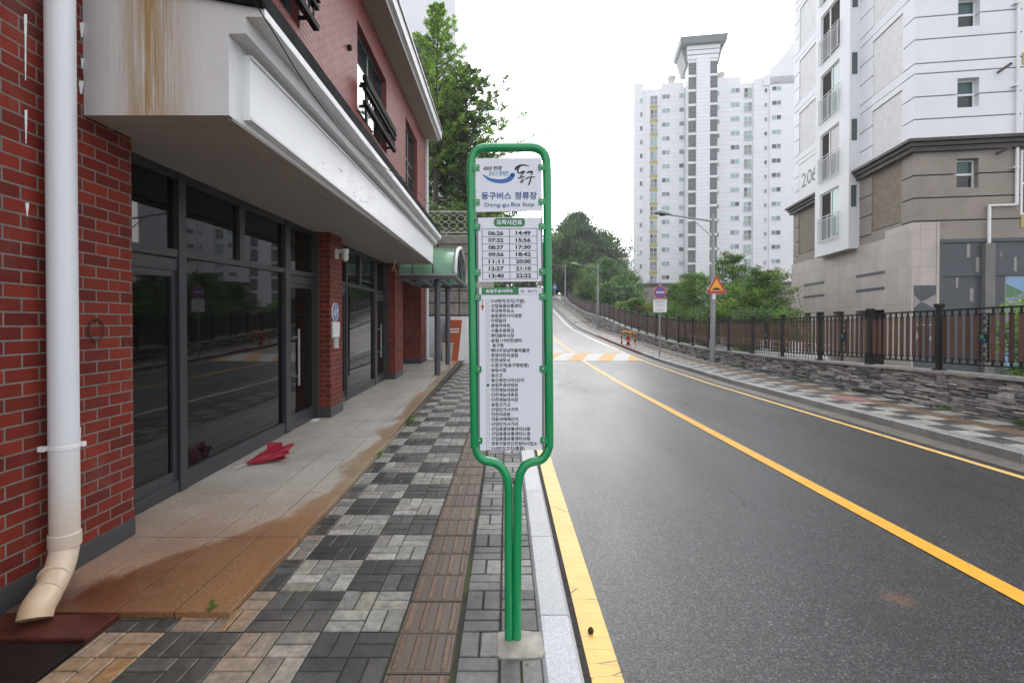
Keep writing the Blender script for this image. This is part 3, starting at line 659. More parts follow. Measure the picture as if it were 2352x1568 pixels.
mb = MB(); r = .073; yq = 2.955
mb.tube([(XPIPE,yq,8.3),(XPIPE,yq,.30)], r, 24)
mb.tube(smooth_path([(XPIPE,yq,.33),(XPIPE+.004,yq-.012,.24),(XPIPE+.035,yq-.08,.165),(XPIPE+.075,yq-.17,.125),(XPIPE+.12,yq-.26,.112)], 5), r*.98, 24)
mb.tube(smooth_path([(XPIPE+.12,yq-.26,.112),(XPIPE+.15,yq-.335,.088),(XPIPE+.162,yq-.365,.045)], 4), r*1.03, 24)
dp = mb.build('downpipe', m_pipe_near(), B, smooth=True); dp['label'] = 'large white downpipe with tan stained elbow'
mb = MB(); mb.lathe((XPIPE,yq,.27), [(r*1.02,-.005),(r*1.09,0),(r*1.09,.075),(r*1.02,.08)], 24)
mb.lathe((XPIPE+.05,yq-.125,.148), [(r*1.0,-.004),(r*1.07,0),(r*1.07,.01),(r*1.0,.014)], 24, ax=(.34,-.9,-.28))
mb.build('collar', dp.data.materials[0], dp, smooth=True)
mb = MB(); mb.lathe((XPIPE,yq,.845), [(r,0),(r*1.045,.002),(r*1.045,.024),(r,.026)], 24); mb.box(XPIPE-.09,XPIPE-.055,yq-.075,yq-.05,.843,.872); mb.box(XPIPE+.045,XPIPE+.07,yq+.05,yq+.075,.845,.872); mb.build('bracket', m_white, dp, smooth=True)
mb = MB(); xq, yq2 = XP(17.9)+.055, 17.98
mb.tube([(xq,yq2,8.2),(xq,yq2,.36)], .055, 14); mb.tube(smooth_path([(xq,yq2,.38),(xq+.01,yq2,.3),(xq+.07,yq2,.27),(xq+.2,yq2,.265)],5), .055, 14); mb.build('downpipe', m_pipe_w, B, smooth=True)
# ---- wires, lamps
mb = MB(); cab = [onP(u, v, -1.45, -.018) for u, v in ((575,-20),(588,10),(633,82.5),(686,170),(743,250),(800,320),(840,357),(888,388),(940,420),(985,470))]
mb.tube(smooth_path(cab, 6), .0042, 6); mb.build('cable', m_black, B)
mb = MB(); z_ = lambda x_, y_: zsof(y_)+.004
for pts in ([(850,546,0),(868,550,.0),(886,545,.0),(905,553,.0)], [(905,553,0),(912,575,.1),(908,600,.2),(901,622,.28)], [(905,553,0),(913,580,.1),(905,605,.22),(909,625,.3)]):
    mb.tube(smooth_path([onP(u, v, -2.45, -.01) for u, v, _ in pts], 5), .005, 5)
mb.build('loose_wires', m_white_p, B)
def wall_lamp(y, z):
    x = XP(y); mb = MB(); mb.box(x, x+.03, y-.05, y+.05, z-.10, z+.06); mb.box(x+.03, x+.16, y-.03, y+.03, z+.0, z+.05); mb.lathe((x+.15,y,z+.06), [(.06,0),(.06,-.07),(.045,-.085)], 14)
    o = mb.build('wall_lamp', m_white_p, B, smooth=True)
    mb = MB(); mb.lathe((x+.15,y,z-.02), [(.045,0),(.055,-.04),(.05,-.09),(.02,-.12)], 14); mb.build('bulb_cover', M('frosted_glass', (.7,.7,.66), .3), o, smooth=True)
wall_lamp(y2a+.28, 2.73); wall_lamp(y3b-.1, 2.93)
# ================================================================== things fixed to the brick pillar
m_blue = M('sign_blue', S(22,76,158), .3, .04); m_wt = M('sign_white', (.8,.8,.8), .35, .02)
def onpill(u, v, d=.012): p = P(u, v); return Vector((p.x+d, p.y, p.z))
def plaque(poly, d=.012): return [onpill(u, v, d) for u, v in poly]
oc = [(765.6,696),(772,696.5),(775.8,707),(775.8,726),(772,736),(765.6,736.5),(761.6,726.5),(761.6,706)]
mb = MB(); mb.prism(plaque(oc, .002), (.014,0,0), 1)
ctr = (768.7, 716.2); inn = [(ctr[0]+(u-ctr[0])*.86, ctr[1]+(v-ctr[1])*.92) for u, v in oc]; mb.prism(plaque(inn, .013), (.005,0,0), 0)
mpp = lambda u, v: onpill(u, v, .0205)
put_text(mb, 'ADT', (763.6,711,774.0,724), mpp, 1, .03, .2); put_text(mb, '캡스', (766.3,701,771.6,706.5), mpp, 1, .02)
for v in (708.3, 726.3): mb.poly([mpp(762.8,v),mpp(774.6,v),mpp(774.6,v+.8),mpp(762.8,v+.8)], 1)
for k in range(4): mb.poly([mpp(766+k*1.5,729.5),mpp(767.1+k*1.5,729.5),mpp(767.1+k*1.5,731),mpp(766+k*1.5,731)], 1)
tag(mb.build('security_plaque', [m_blue, m_wt]), 'blue octagonal security plaque with white letters on the brick pillar between the shopfronts', 'sign')
nb = empty('notice_frame', P(769,756), 'small metal framed paper notice under the blue plaque', 'notice')
mb = MB(); a, b, c_, d_ = (760.5,737.8),(778,738.6),(778,774.6),(760.5,775.5)
mb.prism(plaque((a,b,c_,d_), .002), (.018,0,0)); mb.build('frame', m_steel, nb)
mb = MB(); mb.poly(plaque(((762.2,772.5),(776.4,771.8),(776.4,741.2),(762.2,740.6)), .022)); 
for k in range(9):
    v = 745+k*2.6; mb.poly([onpill(764,v,.0235),onpill(775-(k%3)*1.6,v,.0235),onpill(775-(k%3)*1.6,v+.6,.0235),onpill(764,v+.6,.0235)], 1)
mb.build('paper', [m_paper, M('faint_print', (.45,.43,.48), .7)], nb)
mb = MB(); mb.prism(plaque(((765,776.5),(774,776),(774,799),(765,800)), .001), (.03,0,0)); mb.prism(plaque(((769,779),(770,779),(770,797),(769,797)), .031), (.004,0,0), 0)
tag(mb.build('switch_box', m_steel, bevel=.003), 'narrow grey metal box below the framed notice on the pillar', 'box')
mb = MB(); pr = P(217,757); mb.tube([(pr.x+.012, pr.y+.06*math.cos(w), pr.z+.072*math.sin(w)) for w in np.linspace(0, 2*math.pi, 30)], .0045, 6); mb.tube([(pr.x, pr.y, pr.z+.05),(pr.x+.02,pr.y,pr.z+.075)], .004, 5)
tag(mb.build('iron_ring', M('rusty_iron', (.05,.025,.02), .7)), 'rusty iron ring hanging on the brick wall beside the shop window', 'ring')
rr = random.Random(2)                        # white paint drips on the bricks
def drip(u, v0, v1, w):
    n = 7; mb = MB()
    for i in range(n):
        va, vb = v0+(v1-v0)*i/n, v0+(v1-v0)*(i+1)/n; j = rr.uniform(.7, 1.2); k = (1-i/n*.75)
        mb.poly([onpill(u-w*k*j,vb,.004),onpill(u+w*k*j,vb,.004),onpill(u+w*k,va,.004),onpill(u-w*k,va,.004)])
    mb.build('paint_drip', m_wt, B)
for a in ((57,33,185,3.2),(58,253,330,3.4),(61,466,497,4),(187,52,86,6),(188,135,158,4),(185,186,216,6),(183,980,1018,1.6),(178,960,968,1.0)): drip(*a)
# ================================================================== umbrella on the terrace
tip, hnd = onZ(548,1071,.075), onZ(650,1041,.11); U = empty('umbrella', tip, 'closed crimson umbrella lying on the granite terrace against the shop window', 'umbrella')
ax = (hnd-tip); L = ax.length; ax.normalize(); sd = ax.cross(Vector((0,0,1))).normalized(); up = Vector((0,0,1))
mb = MB(); N_, R_ = 40, 14; ru = random.Random(9)
for i in range(R_+1):
    f = i/R_; rad = .012+.150*f**.9; h = .010+.048*f**.8
    for k in range(N_):
        w = 2*math.pi*k/N_; fold = 1 + (.28*f)*math.sin(w*7+f*1.5) + .1*f*math.sin(w*3)
        e = (.045*math.sin(w*7+1)+.03*math.sin(w*2)) if i == R_ else 0
        zz = max(-.045, h*math.sin(w)*fold*1.25 + ru.uniform(-.006,.006)*f + .02*f*math.sin(w*5+f*9)); mb.v.append(tuple(tip + ax*(.08+f*(L*.80)+e) + sd*(rad*math.cos(w)*fold + .03*f) + up*(zz+.01+.02*f)))
for i in range(R_):
    for k in range(N_): mb.f.append((i*N_+k, i*N_+(k+1)%N_, (i+1)*N_+(k+1)%N_, (i+1)*N_+k)); mb.m.append(0); mb.c.append(None)
m_umb = M('crimson_cloth', (.30,.010,.030), .5, .2, 12, .2, 60)
cl = mb.build('canopy', m_umb, U, smooth=True, sharp=60)
mb = MB(); q = tip+ax*.36+sd*-.07+up*.035; mb.poly([q, q+ax*.17+sd*-.03+up*.02, q+ax*.15+sd*.03+up*.085, q+ax*-.02+sd*-.01+up*.12])
q = tip+ax*(L*.86)+sd*-.05+up*.03; mb.tube(smooth_path([q, q+ax*.07+sd*-.03+up*.03, q+ax*.12+sd*-.01+up*.02, q+ax*.05+sd*.04+up*-.005], 6), .008, 6); mb.build('loose_flap', m_umb, U)
mb = MB(); mb.tube([tip-ax*.035, tip+ax*.09], .006, 8); mb.lathe(tip+ax*.085, [(.006,-.01),(.011,0),(.011,.012),(.006,.02)], 8, ax=ax); mb.build('ferrule', m_steel, U)
mb = MB(); mb.tube([tip+ax*.2, tip+ax*(L+.04)], .005, 6); mb.tube([tip+ax*(L+.0), tip+ax*(L+.07)], .011, 8, 1); mb.build('shaft', [m_steel, m_umb], U)
# ================================================================== bus stop sign
YS_ = 2.477
m_green = M('sign_green', (.006,.27,.088), .22, .05, 4, coat=.3)
m_panel = M('panel_white', (.70,.725,.80), .45, .015, 1)
m_navy = M('ink_navy', (.035,.07,.26), .5, .03); m_ink = M('ink_black', (.012,.013,.03), .5, .03); m_lblue = M('ink_light_blue', (.09,.28,.45), .5, .03)
m_swoosh = M('ink_blue', (.035,.13,.42), .5, .03); m_pgreen = M('ink_green', (.035,.20,.075), .5, .03); m_rail = M('panel_rail', S(110,116,122), .4, .05); m_circ = M('ink_grey', (.16,.16,.18), .5)
bs = at(1178, 1478, YS_); BS = empty('bus_stop_sign', (bs.x, YS_, 0), 'green tubular bus stop sign with route and timetable panels', 'bus stop sign')
s_ = lambda u, v, dy=0: at(u, v, YS_+dy)
def fill_loop(pts): return [s_(*p) for p in pts]
R = 10.0*YS_/F
top = [(1169,1486),(1168.5,1300),(1168,1150),(1167.6,1118),(1163,1093),(1150,1071.5),(1134,1061.5),(1113,1057),(1100,1046),(1092.5,1028),(1090.2,1005),(1087,800),(1084.5,600),(1082.5,450),(1082,385),(1084,364),(1092,348.5),(1107,341),(1125,339.5)]
top2 = [(1125,339.5),(1170,339.2),(1215,339),(1232,341),(1246,349),(1254,364),(1256,385),(1257,450),(1258,600),(1260,800),(1261.4,1005),(1259.5,1028),(1252,1046),(1240,1056.5),(1221,1061),(1205,1070),(1194,1090),(1189,1118),(1188.6,1150),(1188,1300),(1187.6,1486)]
mb = MB(); mb.tube(smooth_path([s_(u, v) for u, v in top], 5) + smooth_path([s_(u, v) for u, v in top2], 5)[1:], R, 18)
for u, v, ax in ((1113,1057.3,(1,0,-.25)), (1240,1056.7,(-1,0,-.25))): mb.lathe(s_(u, v), [(R*1.0,-.004),(R*1.045,-.003),(R*1.045,.003),(R*1.0,.004)], 18, ax=ax)
mb.build('frame', m_green, BS, smooth=True)
zA = lambda x, y: ((1850+x/5.226)/1.7415, (560+y/5.226)/1.7415)
zB = lambda x, y: ((1850+x/4.7526)/1.7415, (850+y/4.7526)/1.7415)
zC = lambda x, y: ((1850+x/4.355)/1.7415, (1140+y/4.355)/1.7415)
zD = lambda x, y: ((1850+x/4.355)/1.7415, (1480+y/4.355)/1.7415)
FR = -.018                                             # face of the panels, in front of the tube axis
def pg(z, dy): return lambda x, y: s_(*z(x, y), dy)
def panel(name, label, corners, z, mats, rails=None, z2=None):
    q = [s_(*(z if i < 2 else (z2 or z))(*c), FR) for i, c in enumerate(corners)]
    mb = MB(); mb.prism([q[3], q[2], q[1], q[0]], (0,.004,0), 0); return mb
def brk(z, x0, y0, x1, y1, side):
    mb = MB(); a, b = z(x0, y0), z(x1, y1); p = [s_(a[0],b[1],FR-.0045), s_(b[0],b[1],FR-.0045), s_(b[0],a[1],FR-.0045), s_(a[0],a[1],FR-.0045)]
    mb.prism(p, (0,.003,0)); o = mb.build('bracket', m_green, BS, bevel=.0015)
    cx = a[0]+(b[0]-a[0])*(.56 if side < 0 else .46); cy = a[1]+(b[1]-a[1])*.44
    mb = MB(); mb.lathe(s_(cx, cy, FR-.0045), [(.0052,0),(.0052,.002),(.004,.005),(.0015,.0065)], 10, ax=(0,-1,0)); mb.build('bolt', m_steel, o, smooth=True)
    hx = a[0]+(b[0]-a[0])*(.92 if side < 0 else .1); mb = MB(); mb.lathe(s_(hx, cy+.8, FR-.0046), [(.0025,0),(.0025,.0006)], 8, ax=(0,-1,0)); mb.build('hole', m_black, o)
for z, L in ((zA, [(218,510,353,645,-1),(225,1232,358,1365,-1),(1585,505,1732,635,1),(1592,1222,1738,1358,1)]), (zB, [(207,213,337,333,-1),(215,1075,345,1200,-1),(1450,203,1582,325,1),(1457,1062,1584,1190,1)]),
             (zC, [(205,160,322,270,-1),(216,1410,330,1525,-1),(1335,142,1455,258,1),(1345,1402,1467,1518,1)]), (zD, [(232,1172,345,1285,-1),(1357,1165,1477,1280,1)])):
    for a in L: brk(z, *a)
# ---- name panel
mb = panel('n', '', ((270,385),(1655,375),(1670,1480),(285,1505)), zA, None); mp = pg(zA, FR-.0012)
put_text(mb, '동구버스', (395,1090,1020,1245), mp, 1, .022); put_text(mb, '정류장', (1090,1085,1555,1240), mp, 1, .022)
put_text(mb, 'Dong-gu', (462,1312,972,1418), mp, 1, .012, 0, 1.04); put_text(mb, 'Bus Stop', (1018,1302,1500,1410), mp, 1, .012, 0, 1.04)
put_text(mb, '새로운', (425,550,622,638), mp, 2, .018, .32); put_text(mb, '변화', (645,545,828,636), mp, 2, .018, .3)
put_text(mb, '모두가', (548,652,740,758), mp, 3, .008, .15); put_text(mb, '행복한', (765,645,968,750), mp, 3, .008, .15)
def brush(pts, m, mp2):                                # tapering brush stroke (x, y, half-width)
    P_ = smooth_path([(x, y, 0) for x, y, w in pts], 7); n = len(pts); ws = np.interp(np.linspace(0, n-1, len(P_)), range(n), [w for _, _, w in pts]); L_, R__ = [], []
    for i, p in enumerate(P_):
        t = P_[min(i+1, len(P_)-1)]-P_[max(i-1, 0)]; t.normalize(); nn = Vector((-t.y, t.x, 0)); L_.append(p+nn*ws[i]); R__.append(p-nn*ws[i])
    for i in range(len(P_)-1): mb.poly([mp2(L_[i].x,L_[i].y), mp2(R__[i].x,R__[i].y), mp2(R__[i+1].x,R__[i+1].y), mp2(L_[i+1].x,L_[i+1].y)], m)
    for e, d in ((0, 1), (-1, -1)):
        c_, w = P_[e], ws[e]; k = [mp2(c_.x+w*math.cos(q), c_.y+w*math.sin(q)) for q in np.linspace(0, 2*math.pi, 12)[:-1]]; mb.poly(k, m)
brush([(416,712,3),(470,760,17),(560,818,27),(680,852,36),(790,863,42),(900,850,44),(985,812,48),(1030,765,50),(1052,728,46)], 4, pg(zA, FR-.0010))
ik = lambda dz: pg(zA, FR-.0013-dz*.00012)
brush([(1108,612,20),(1135,572,24),(1190,542,22),(1260,524,16),(1330,530,11),(1392,548,3)], 2, ik(0))
brush([(1180,560,22),(1150,650,16),(1185,690,13),(1250,665,14),(1290,655,18)], 2, ik(1)); brush([(1285,665,20),(1240,720,14),(1215,780,14)], 2, ik(2)); brush([(1172,798,13),(1240,780,12),(1310,757,5)], 2, ik(3))
brush([(1240,838,10),(1215,872,9),(1225,888,9),(1262,870,10),(1272,828,10),(1245,832,9)], 2, ik(4))
brush([(1350,680,14),(1400,668,20),(1452,664,20),(1455,690,17),(1430,738,4)], 2, ik(5)); brush([(1322,812,13),(1390,780,11),(1460,770,12),(1520,780,5)], 2, ik(6)); brush([(1432,782,11),(1420,840,15),(1398,900,15),(1382,938,11)], 2, ik(7))
o = mb.build('name_panel', [m_panel, m_navy, m_ink, m_lblue, m_swoosh], BS); o['label'] = 'topmost panel with brush lettering and the stop name'
# ---- timetable panel
mb = panel('t', '', ((297,97),(1487,92),(1500,1308),(308,1318)), zB, None); mp = pg(zB, FR-.0012); mp2 = pg(zB, FR-.0022)
def rrect(x0, y0, x1, y1, r, n=6):
    out = []
    for cx, cy, a in ((x1-r,y1-r,0),(x0+r,y1-r,90),(x0+r,y0+r,180),(x1-r,y0+r,270)):
        for k in range(n+1): w = math.radians(a+90*k/n); out.append((cx+r*math.cos(w), cy+r*math.sin(w)))
    return out
mb.poly([mp(x, y) for x, y in rrect(596,106,1187,268,62)][::-1], 1)
put_text(mb, '도착시간표', (648,138,1132,236), mp2, 2, .035)
hl = lambda x0, y0, x1, y1, w: mb.poly([mp(x0,y0+w),mp(x1,y1+w),mp(x1,y1-w),mp(x0,y0-w)], 3)
vl = lambda x0, y0, x1, y1, w: mb.poly([mp2(x0-w,y0),mp2(x1-w,y1),mp2(x1+w,y1),mp2(x0+w,y0)], 3)
Lx, Rx = [(370,315),(377,460),(379,597),(381,734),(382,872),(383,1000),(384,1138),(384,1272)], [(1415,301),(1417,448),(1418,585),(1419,722),(1420,858),(1421,987),(1423,1126),(1425,1255)]
for a, b in zip(Lx, Rx): hl(a[0], a[1], b[0], b[1], 3.5)
vl(370,312,384,1275,4); vl(892,308,903,1264,4); vl(1415,298,1425,1258,4)
L1, L2 = ['06:26','07:32','08:37','09:56','11:11','12:27','13:40'], ['14:49','15:56','17:30','18:42','20:00','21:10','22:22']
for k in range(7):
    y = 350+k*134.7; put_text(mb, L1[k], (487+k*2.6,y+3,776+k*2,y+82), mp, 3, .034); put_text(mb, L2[k], (1012+k*.8,y-2,1296+k*1.6,y+77), mp, 3, .034)
o = mb.build('timetable_panel', [m_panel, m_pgreen, m_panel, m_ink], BS); o['label'] = 'middle panel with two columns of arrival times'
rl = MB()
for xs in ((258,297,268,308),(1487,1518,1500,1538)): q = [s_(*zB(xs[0],100),FR+.001), s_(*zB(xs[1],97),FR+.001), s_(*zB(xs[3],1312),FR+.001), s_(*zB(xs[2],1305),FR+.001)]; rl.prism(q[::-1], (0,.022,0))
rl.build('side_rail', m_rail, o)
# ---- route panel
C0, D0 = zC, zD
q = [s_(*zC(290,45),FR), s_(*zC(1383,40),FR), s_(*zD(1385,1388),FR), s_(*zD(305,1395),FR)]
mb = MB(); mb.prism(q[::-1], (0,.004,0), 0); mp = pg(zC, FR-.0012); mp2 = pg(zC, FR-.0022)
mb.poly([mp(333,168),mp(978,164),mp(978,42),mp(333,47)], 1); put_text(mb, '송림주공아파트', (405,72,878,137), mp2, 0, .03); put_text(mb, 'ID : 36171', (1015,80,1295,130), mp, 3, .012, 0, 1.05)
for a in ((333,168,1340,163,1.6),(978,44,1340,41,1.6)): mb.poly([mp(a[0],a[1]+a[4]),mp(a[2],a[3]+a[4]),mp(a[2],a[3]-a[4]),mp(a[0],a[1]-a[4])], 4)
mb.poly([mp(1338,163),mp(1342,163),mp(1342,42),mp(1338,42)], 4)
mb.poly([mp(344,355),mp(354,355),mp(354,245),mp(344,245)], 2); mb.poly([mp(349,455),mp(378,352),mp(320,352)], 2)
stops = ['510번차고지(기점)','산업용품유통센터','무궁화주유소','송림휴먼시아정문','미래빌라','풍림아파트','서흥초등학교','현대동부시장','송림119안전센터','동구청','배다리성냥마을박물관','창영어린이공원','인천세무서','도원고개(동구청방향)','송림시장',
 '동산고','동산휴먼시아2단지','송림주공아파트','인천재능대정문','인천재능대후문','인천재능대서문','송림고가교','산업단지사거리','인천의료원','자동차매매단지','산업단지사거리','산업용품유통센타23동','산업용품유통센타31동','산업용품유통센타39동','쌍용자동차인천정비사업소','510번차고지(종점)']
vs, fs, bb = text2d('산업용품유통센터', .022); sc = 535/(bb[2]-bb[0]); vmid = (bb[1]+bb[3])/2
for k, st in enumerate(stops):
    z = zC if k < 15 else zD; yc = 275+86.1*k if k < 15 else 90+84.7*(k-15); x0 = (495+k*.25) + (22 if st == '동구청' else 0); m_ = pg(z, FR-.0012)
    v2, f2, b2 = text2d(st, .022); wid = {'510번차고지(기점)': 585, '510번차고지(종점)': 580, '송림119안전센터': 532, '쌍용자동차인천정비사업소': 800, '도원고개(동구청방향)': 655}.get(st); kx = (wid/(b2[2]-b2[0])) if wid else sc
    mb.raw([m_(x0+(x-b2[0])*kx, yc-(y-vmid)*sc) for x, y in v2], f2, 3)
    cx = 437+k*.25; n = 24
    if k == 17: mb.poly([m_(cx+29*math.cos(w), yc-29*math.sin(w)) for w in np.linspace(0, 2*math.pi, n+1)[:-1]], 1)
    else:
        for i in range(n):
            w0, w1 = 2*math.pi*i/n, 2*math.pi*(i+1)/n; mb.poly([m_(cx+r_*math.cos(w), yc-r_*math.sin(w)) for r_, w in ((27,w0),(32,w0),(32,w1),(27,w1))], 4)
o = mb.build('route_panel', [m_panel, m_pgreen, M('ink_red', (.55,.02,.03), .5), m_ink, m_circ], BS); o['label'] = 'long lowest panel listing every stop with a red arrow'
rl = MB()
for xa, xb, xc, xd in ((255,290,270,305),(1383,1420,1385,1430)): q = [s_(*zC(xa,46),FR+.001), s_(*zC(xb,44),FR+.001), s_(*zD(xd,1390),FR+.001), s_(*zD(xc,1390),FR+.001)]; rl.prism(q[::-1], (0,.022,0))
rl.build('side_rail', m_rail, o)
# ---- concrete footing
p0, p1 = onZ(1140,1508,.006), onZ(1242,1450,.006); rr = random.Random(4); n = 28; mb = MB()
cx, cy, hx, hy_ = (p0.x+p1.x)/2+.005, (p0.y+p1.y)/2, .115, .105
ring = [(cx+hx*(abs(math.cos(w))**.32)*math.copysign(1, math.cos(w))*rr.uniform(.93,1.05), cy+hy_*(abs(math.sin(w))**.32)*math.copysign(1, math.sin(w))*rr.uniform(.93,1.05)) for w in np.linspace(0, 2*math.pi, n+1)[:-1]]
A = [(x,y,-.02) for x, y in ring]; B2 = [(x,y,.007) for x, y in ring]; C2 = [(cx+(x-cx)*.86,cy+(y-cy)*.86,.014) for x, y in ring]
mb.raw(A+B2+C2+[(cx,cy,.018)], [(i,(i+1)%n,n+(i+1)%n,n+i) for i in range(n)]+[(n+i,n+(i+1)%n,2*n+(i+1)%n,2*n+i) for i in range(n)]+[(2*n+i,2*n+(i+1)%n,3*n) for i in range(n)])
mb.build('footing', M('footing_concrete', (.34,.315,.28), .8, .25, 14, .5, 90, dirt=.4, dcol=(.2,.15,.1), dsc=6), BS, smooth=True)
# ================================================================== apartment block at the roadside (number 206)
A_ = math.atan(.155); CX, CY = 14.446, 17.796; ca, sa = math.cos(A_), math.sin(A_)
AB = empty('apartment_building', (CX, CY, 0), 'near white apartment block marked 206 with brown cornice and beige tiled base', 'apartment block', rz=-A_)
def t_of(u, p=0.0): r = (u-U0)/F; x, y = CX-p*ca, CY+p*sa; return (x-r*y)/(r*ca-sa)
def s_of(u): r = (u-U0)/F; return (r*CY-CX)/(ca+r*sa)
m_wall = M('white_render', (.75,.755,.79), .6, .03, .8, .1, 30, dirt=.12, dcol=(.5,.48,.46), dsc=.5)
m_rough = M('rough_render', (.70,.70,.71), .75, .06, 3, .9, 9, bd=.03)
m_beige = M('beige_render', (.285,.245,.215), .75, .12, 1.2, .4, 30, dirt=.3, dcol=(.17,.14,.12), dsc=.7)
m_beige_r = M('rough_beige_render', (.22,.18,.145), .8, .18, 4, .9, 9, bd=.03)
m_corn2 = M('brown_cornice', (.055,.047,.043), .6, .25, 2)
m_groove = M('groove_shadow_gap', (.08,.08,.085), .8)
def tile_mat():
    t = NT('beige_tile'); x, y, z = t.sep(); b = t.n('TexBrick'); b.offset = 0
    t.link(t.comb(t.math('ADD', t.math('ADD', x, y), .46), t.math('SUBTRACT', z, .31)), b.inputs['Vector'])
    for k, v in (('Scale',1),('Mortar Size',.007),('Mortar Smooth',.1),('Bias',0),('Brick Width',.605),('Row Height',.65)): b.inputs[k].default_value = v
    t.link((.52,.455,.425), b.inputs['Color1']); t.link((.47,.41,.38), b.inputs['Color2']); t.link((.30,.27,.25), b.inputs['Mortar'])
    c = t.mix(1.0, b.outputs['Color'], t.ramp(t.noise(1.1, 5, rough=.6), [(.3,.86),(.7,1.08)]), 'MULTIPLY'); c = t.mix(1.0, c, t.ramp(t.noise(60, 4), [(.3,.92),(.7,1.06)]), 'MULTIPLY')
    t.bump(t.math('MULTIPLY', b.outputs['Fac'], -1.0), .4, .005); return t.set(c, .5)
m_tile = tile_mat(); m_tile_d = M('dark_tile', S(78,82,88), .5, .1, 3); m_tile_g = M('grey_tile', S(150,144,140), .5, .06, 3)
m_wfr = M('window_white', (.74,.75,.76), .4, .03); m_teal = glass_mat('teal_glass', (.10,.24,.23), .06, 1.6); m_screen = M('insect_screen', (.045,.04,.037), .85, .15, 2, spec=.08); m_teal_d = glass_mat('deep_teal_glass', (.045,.10,.10), .1, 1.45); m_slit = M('slit_pane', (.075,.105,.105), .35, .15, 1); m_gl_d = glass_mat('dark_glass', (.03,.032,.033), .06, 1.5); m_gl_g = glass_mat('grey_glass', (.10,.105,.11), .08, 1.5); m_olive = M('olive_panel', (.42,.37,.13), .5, .05)
TOP = 25.0
gz = sorted([8.78+2.8*k for k in range(-0, 7)] + [9.57+2.8*k for k in range(0, 7)] + [10.38+2.8*k for k in range(0, 7)] + [10.74+2.8*k for k in range(0, 6)])
gz_b = [5.19, 6.0, 6.8]
def slabs(mb, zlist, z0, z1, fbox, holes, a0, a1, m=0, gap=.045):
    zz = [z0] + [z for z in zlist if z0 < z < z1] + [z1]
    for lo, hi in zip(zz[:-1], zz[1:]):
        lo2 = lo + (gap/2 if lo != z0 else 0); hi2 = hi - (gap/2 if hi != z1 else 0)
        cuts = sorted({lo2, hi2} | {h for (_, _, h0, h1) in holes for h in (h0, h1) if lo2 < h < hi2})
        for q0, q1 in zip(cuts[:-1], cuts[1:]):
            act = sorted([(h[0], h[1]) for h in holes if h[2] < (q0+q1)/2 < h[3]]); cur = a0
            for h0, h1 in act:
                if h0 > cur: fbox(mb, cur, h0, q0, q1, m)
                cur = max(cur, h1)
            if cur < a1: fbox(mb, cur, a1, q0, q1, m)
fb = lambda mb, a, b, z0, z1, m: mb.box(a, b, 0, .3, z0, z1, m)
fs = lambda mb, a, b, z0, z1, m: mb.box(0, .3, a, b, z0, z1, m)
ws0, ws1 = s_of(2194), s_of(2244)
def wz(k): return (9.11+2.8*(k-1), 10.13+2.8*(k-1))
fholes = [(ws0, ws1, *wz(k)) for k in range(0, 6)]
bal0 = s_of(2341)
for k in range(0, 6):
    for a, b in ((6.6,7.4),(8.2,9.6),(11.2,12.0)): fholes.append((a, b, *wz(k)))
    fholes.append((bal0, bal0+1.9, wz(k)[0]-1.0, wz(k)[1]+.2)); fholes.append((13.0, 14.9, wz(k)[0]-1.0, wz(k)[1]+.2))
mb = MB()
slabs(mb, gz, 8.0, TOP, fb, fholes, 0, 20); slabs(mb, gz_b, 4.52, 7.62, fb, fholes, 0.30 if False else 0.0, 20, 1)
tp0, tp1 = t_of(2068), t_of(2000); tb0, tb1 = 3.50, t_of(1870, .42); tq1 = t_of(1870+0, 0)+1.0; TE = t_of(1821); tq1 = TE-.68
for a, b in ((.3, tp0), (tp1, tb0)): slabs(mb, gz, 8.0, TOP, fs, [], a, b)
slabs(mb, gz, 8.0, TOP, fs, [], tq1, TE)
for a, b in ((.3, tp0), (tp1, tb0), (tq1, TE)): slabs(mb, gz_b, 4.8, 7.62, fs, [], a, b, 1)
mb.box(.3, 20, .3, TE-.01, 4.5, TOP, 2)
for k in range(-1, 6):
    za, zb = 10.79+2.8*k, 12.92+2.8*k
    for a, b in ((tp0, tp1), (tb1, tq1)):
        if k == -1: za2 = 8.0
        else: za2 = za
        mb.box(.035, .3, a, b, za2, zb, 3); mb.box(0, .3, a, b, zb+.03, zb+.25, 0); mb.box(0, .3, a, b, zb+.28, zb+.62, 0)
for a, b in ((tp0, tp1), (tb1, tq1)): mb.box(.035, .3, a, b, 5.32, 7.62, 4); mb.box(0, .3, a, b, 4.8, 5.28, 1)
mb.build('wall', [m_wall, m_beige, m_groove, m_rough, m_beige_r], AB, local=True)
# cornice band
mb = MB()
for (p, z0, z1) in ((.16, 7.60, 7.76), (.24, 7.765, 7.9), (.34, 7.905, 8.02)):
    mb.box(-p, 20, -p, -.001, z0, z1); mb.box(-p, -.001, 0, tb0-.002, z0, z1); mb.box(-p, -.001, tb1+.002, TE+p, z0, z1)
mb.build('cornice', m_corn2, AB, local=True, bevel=.01)
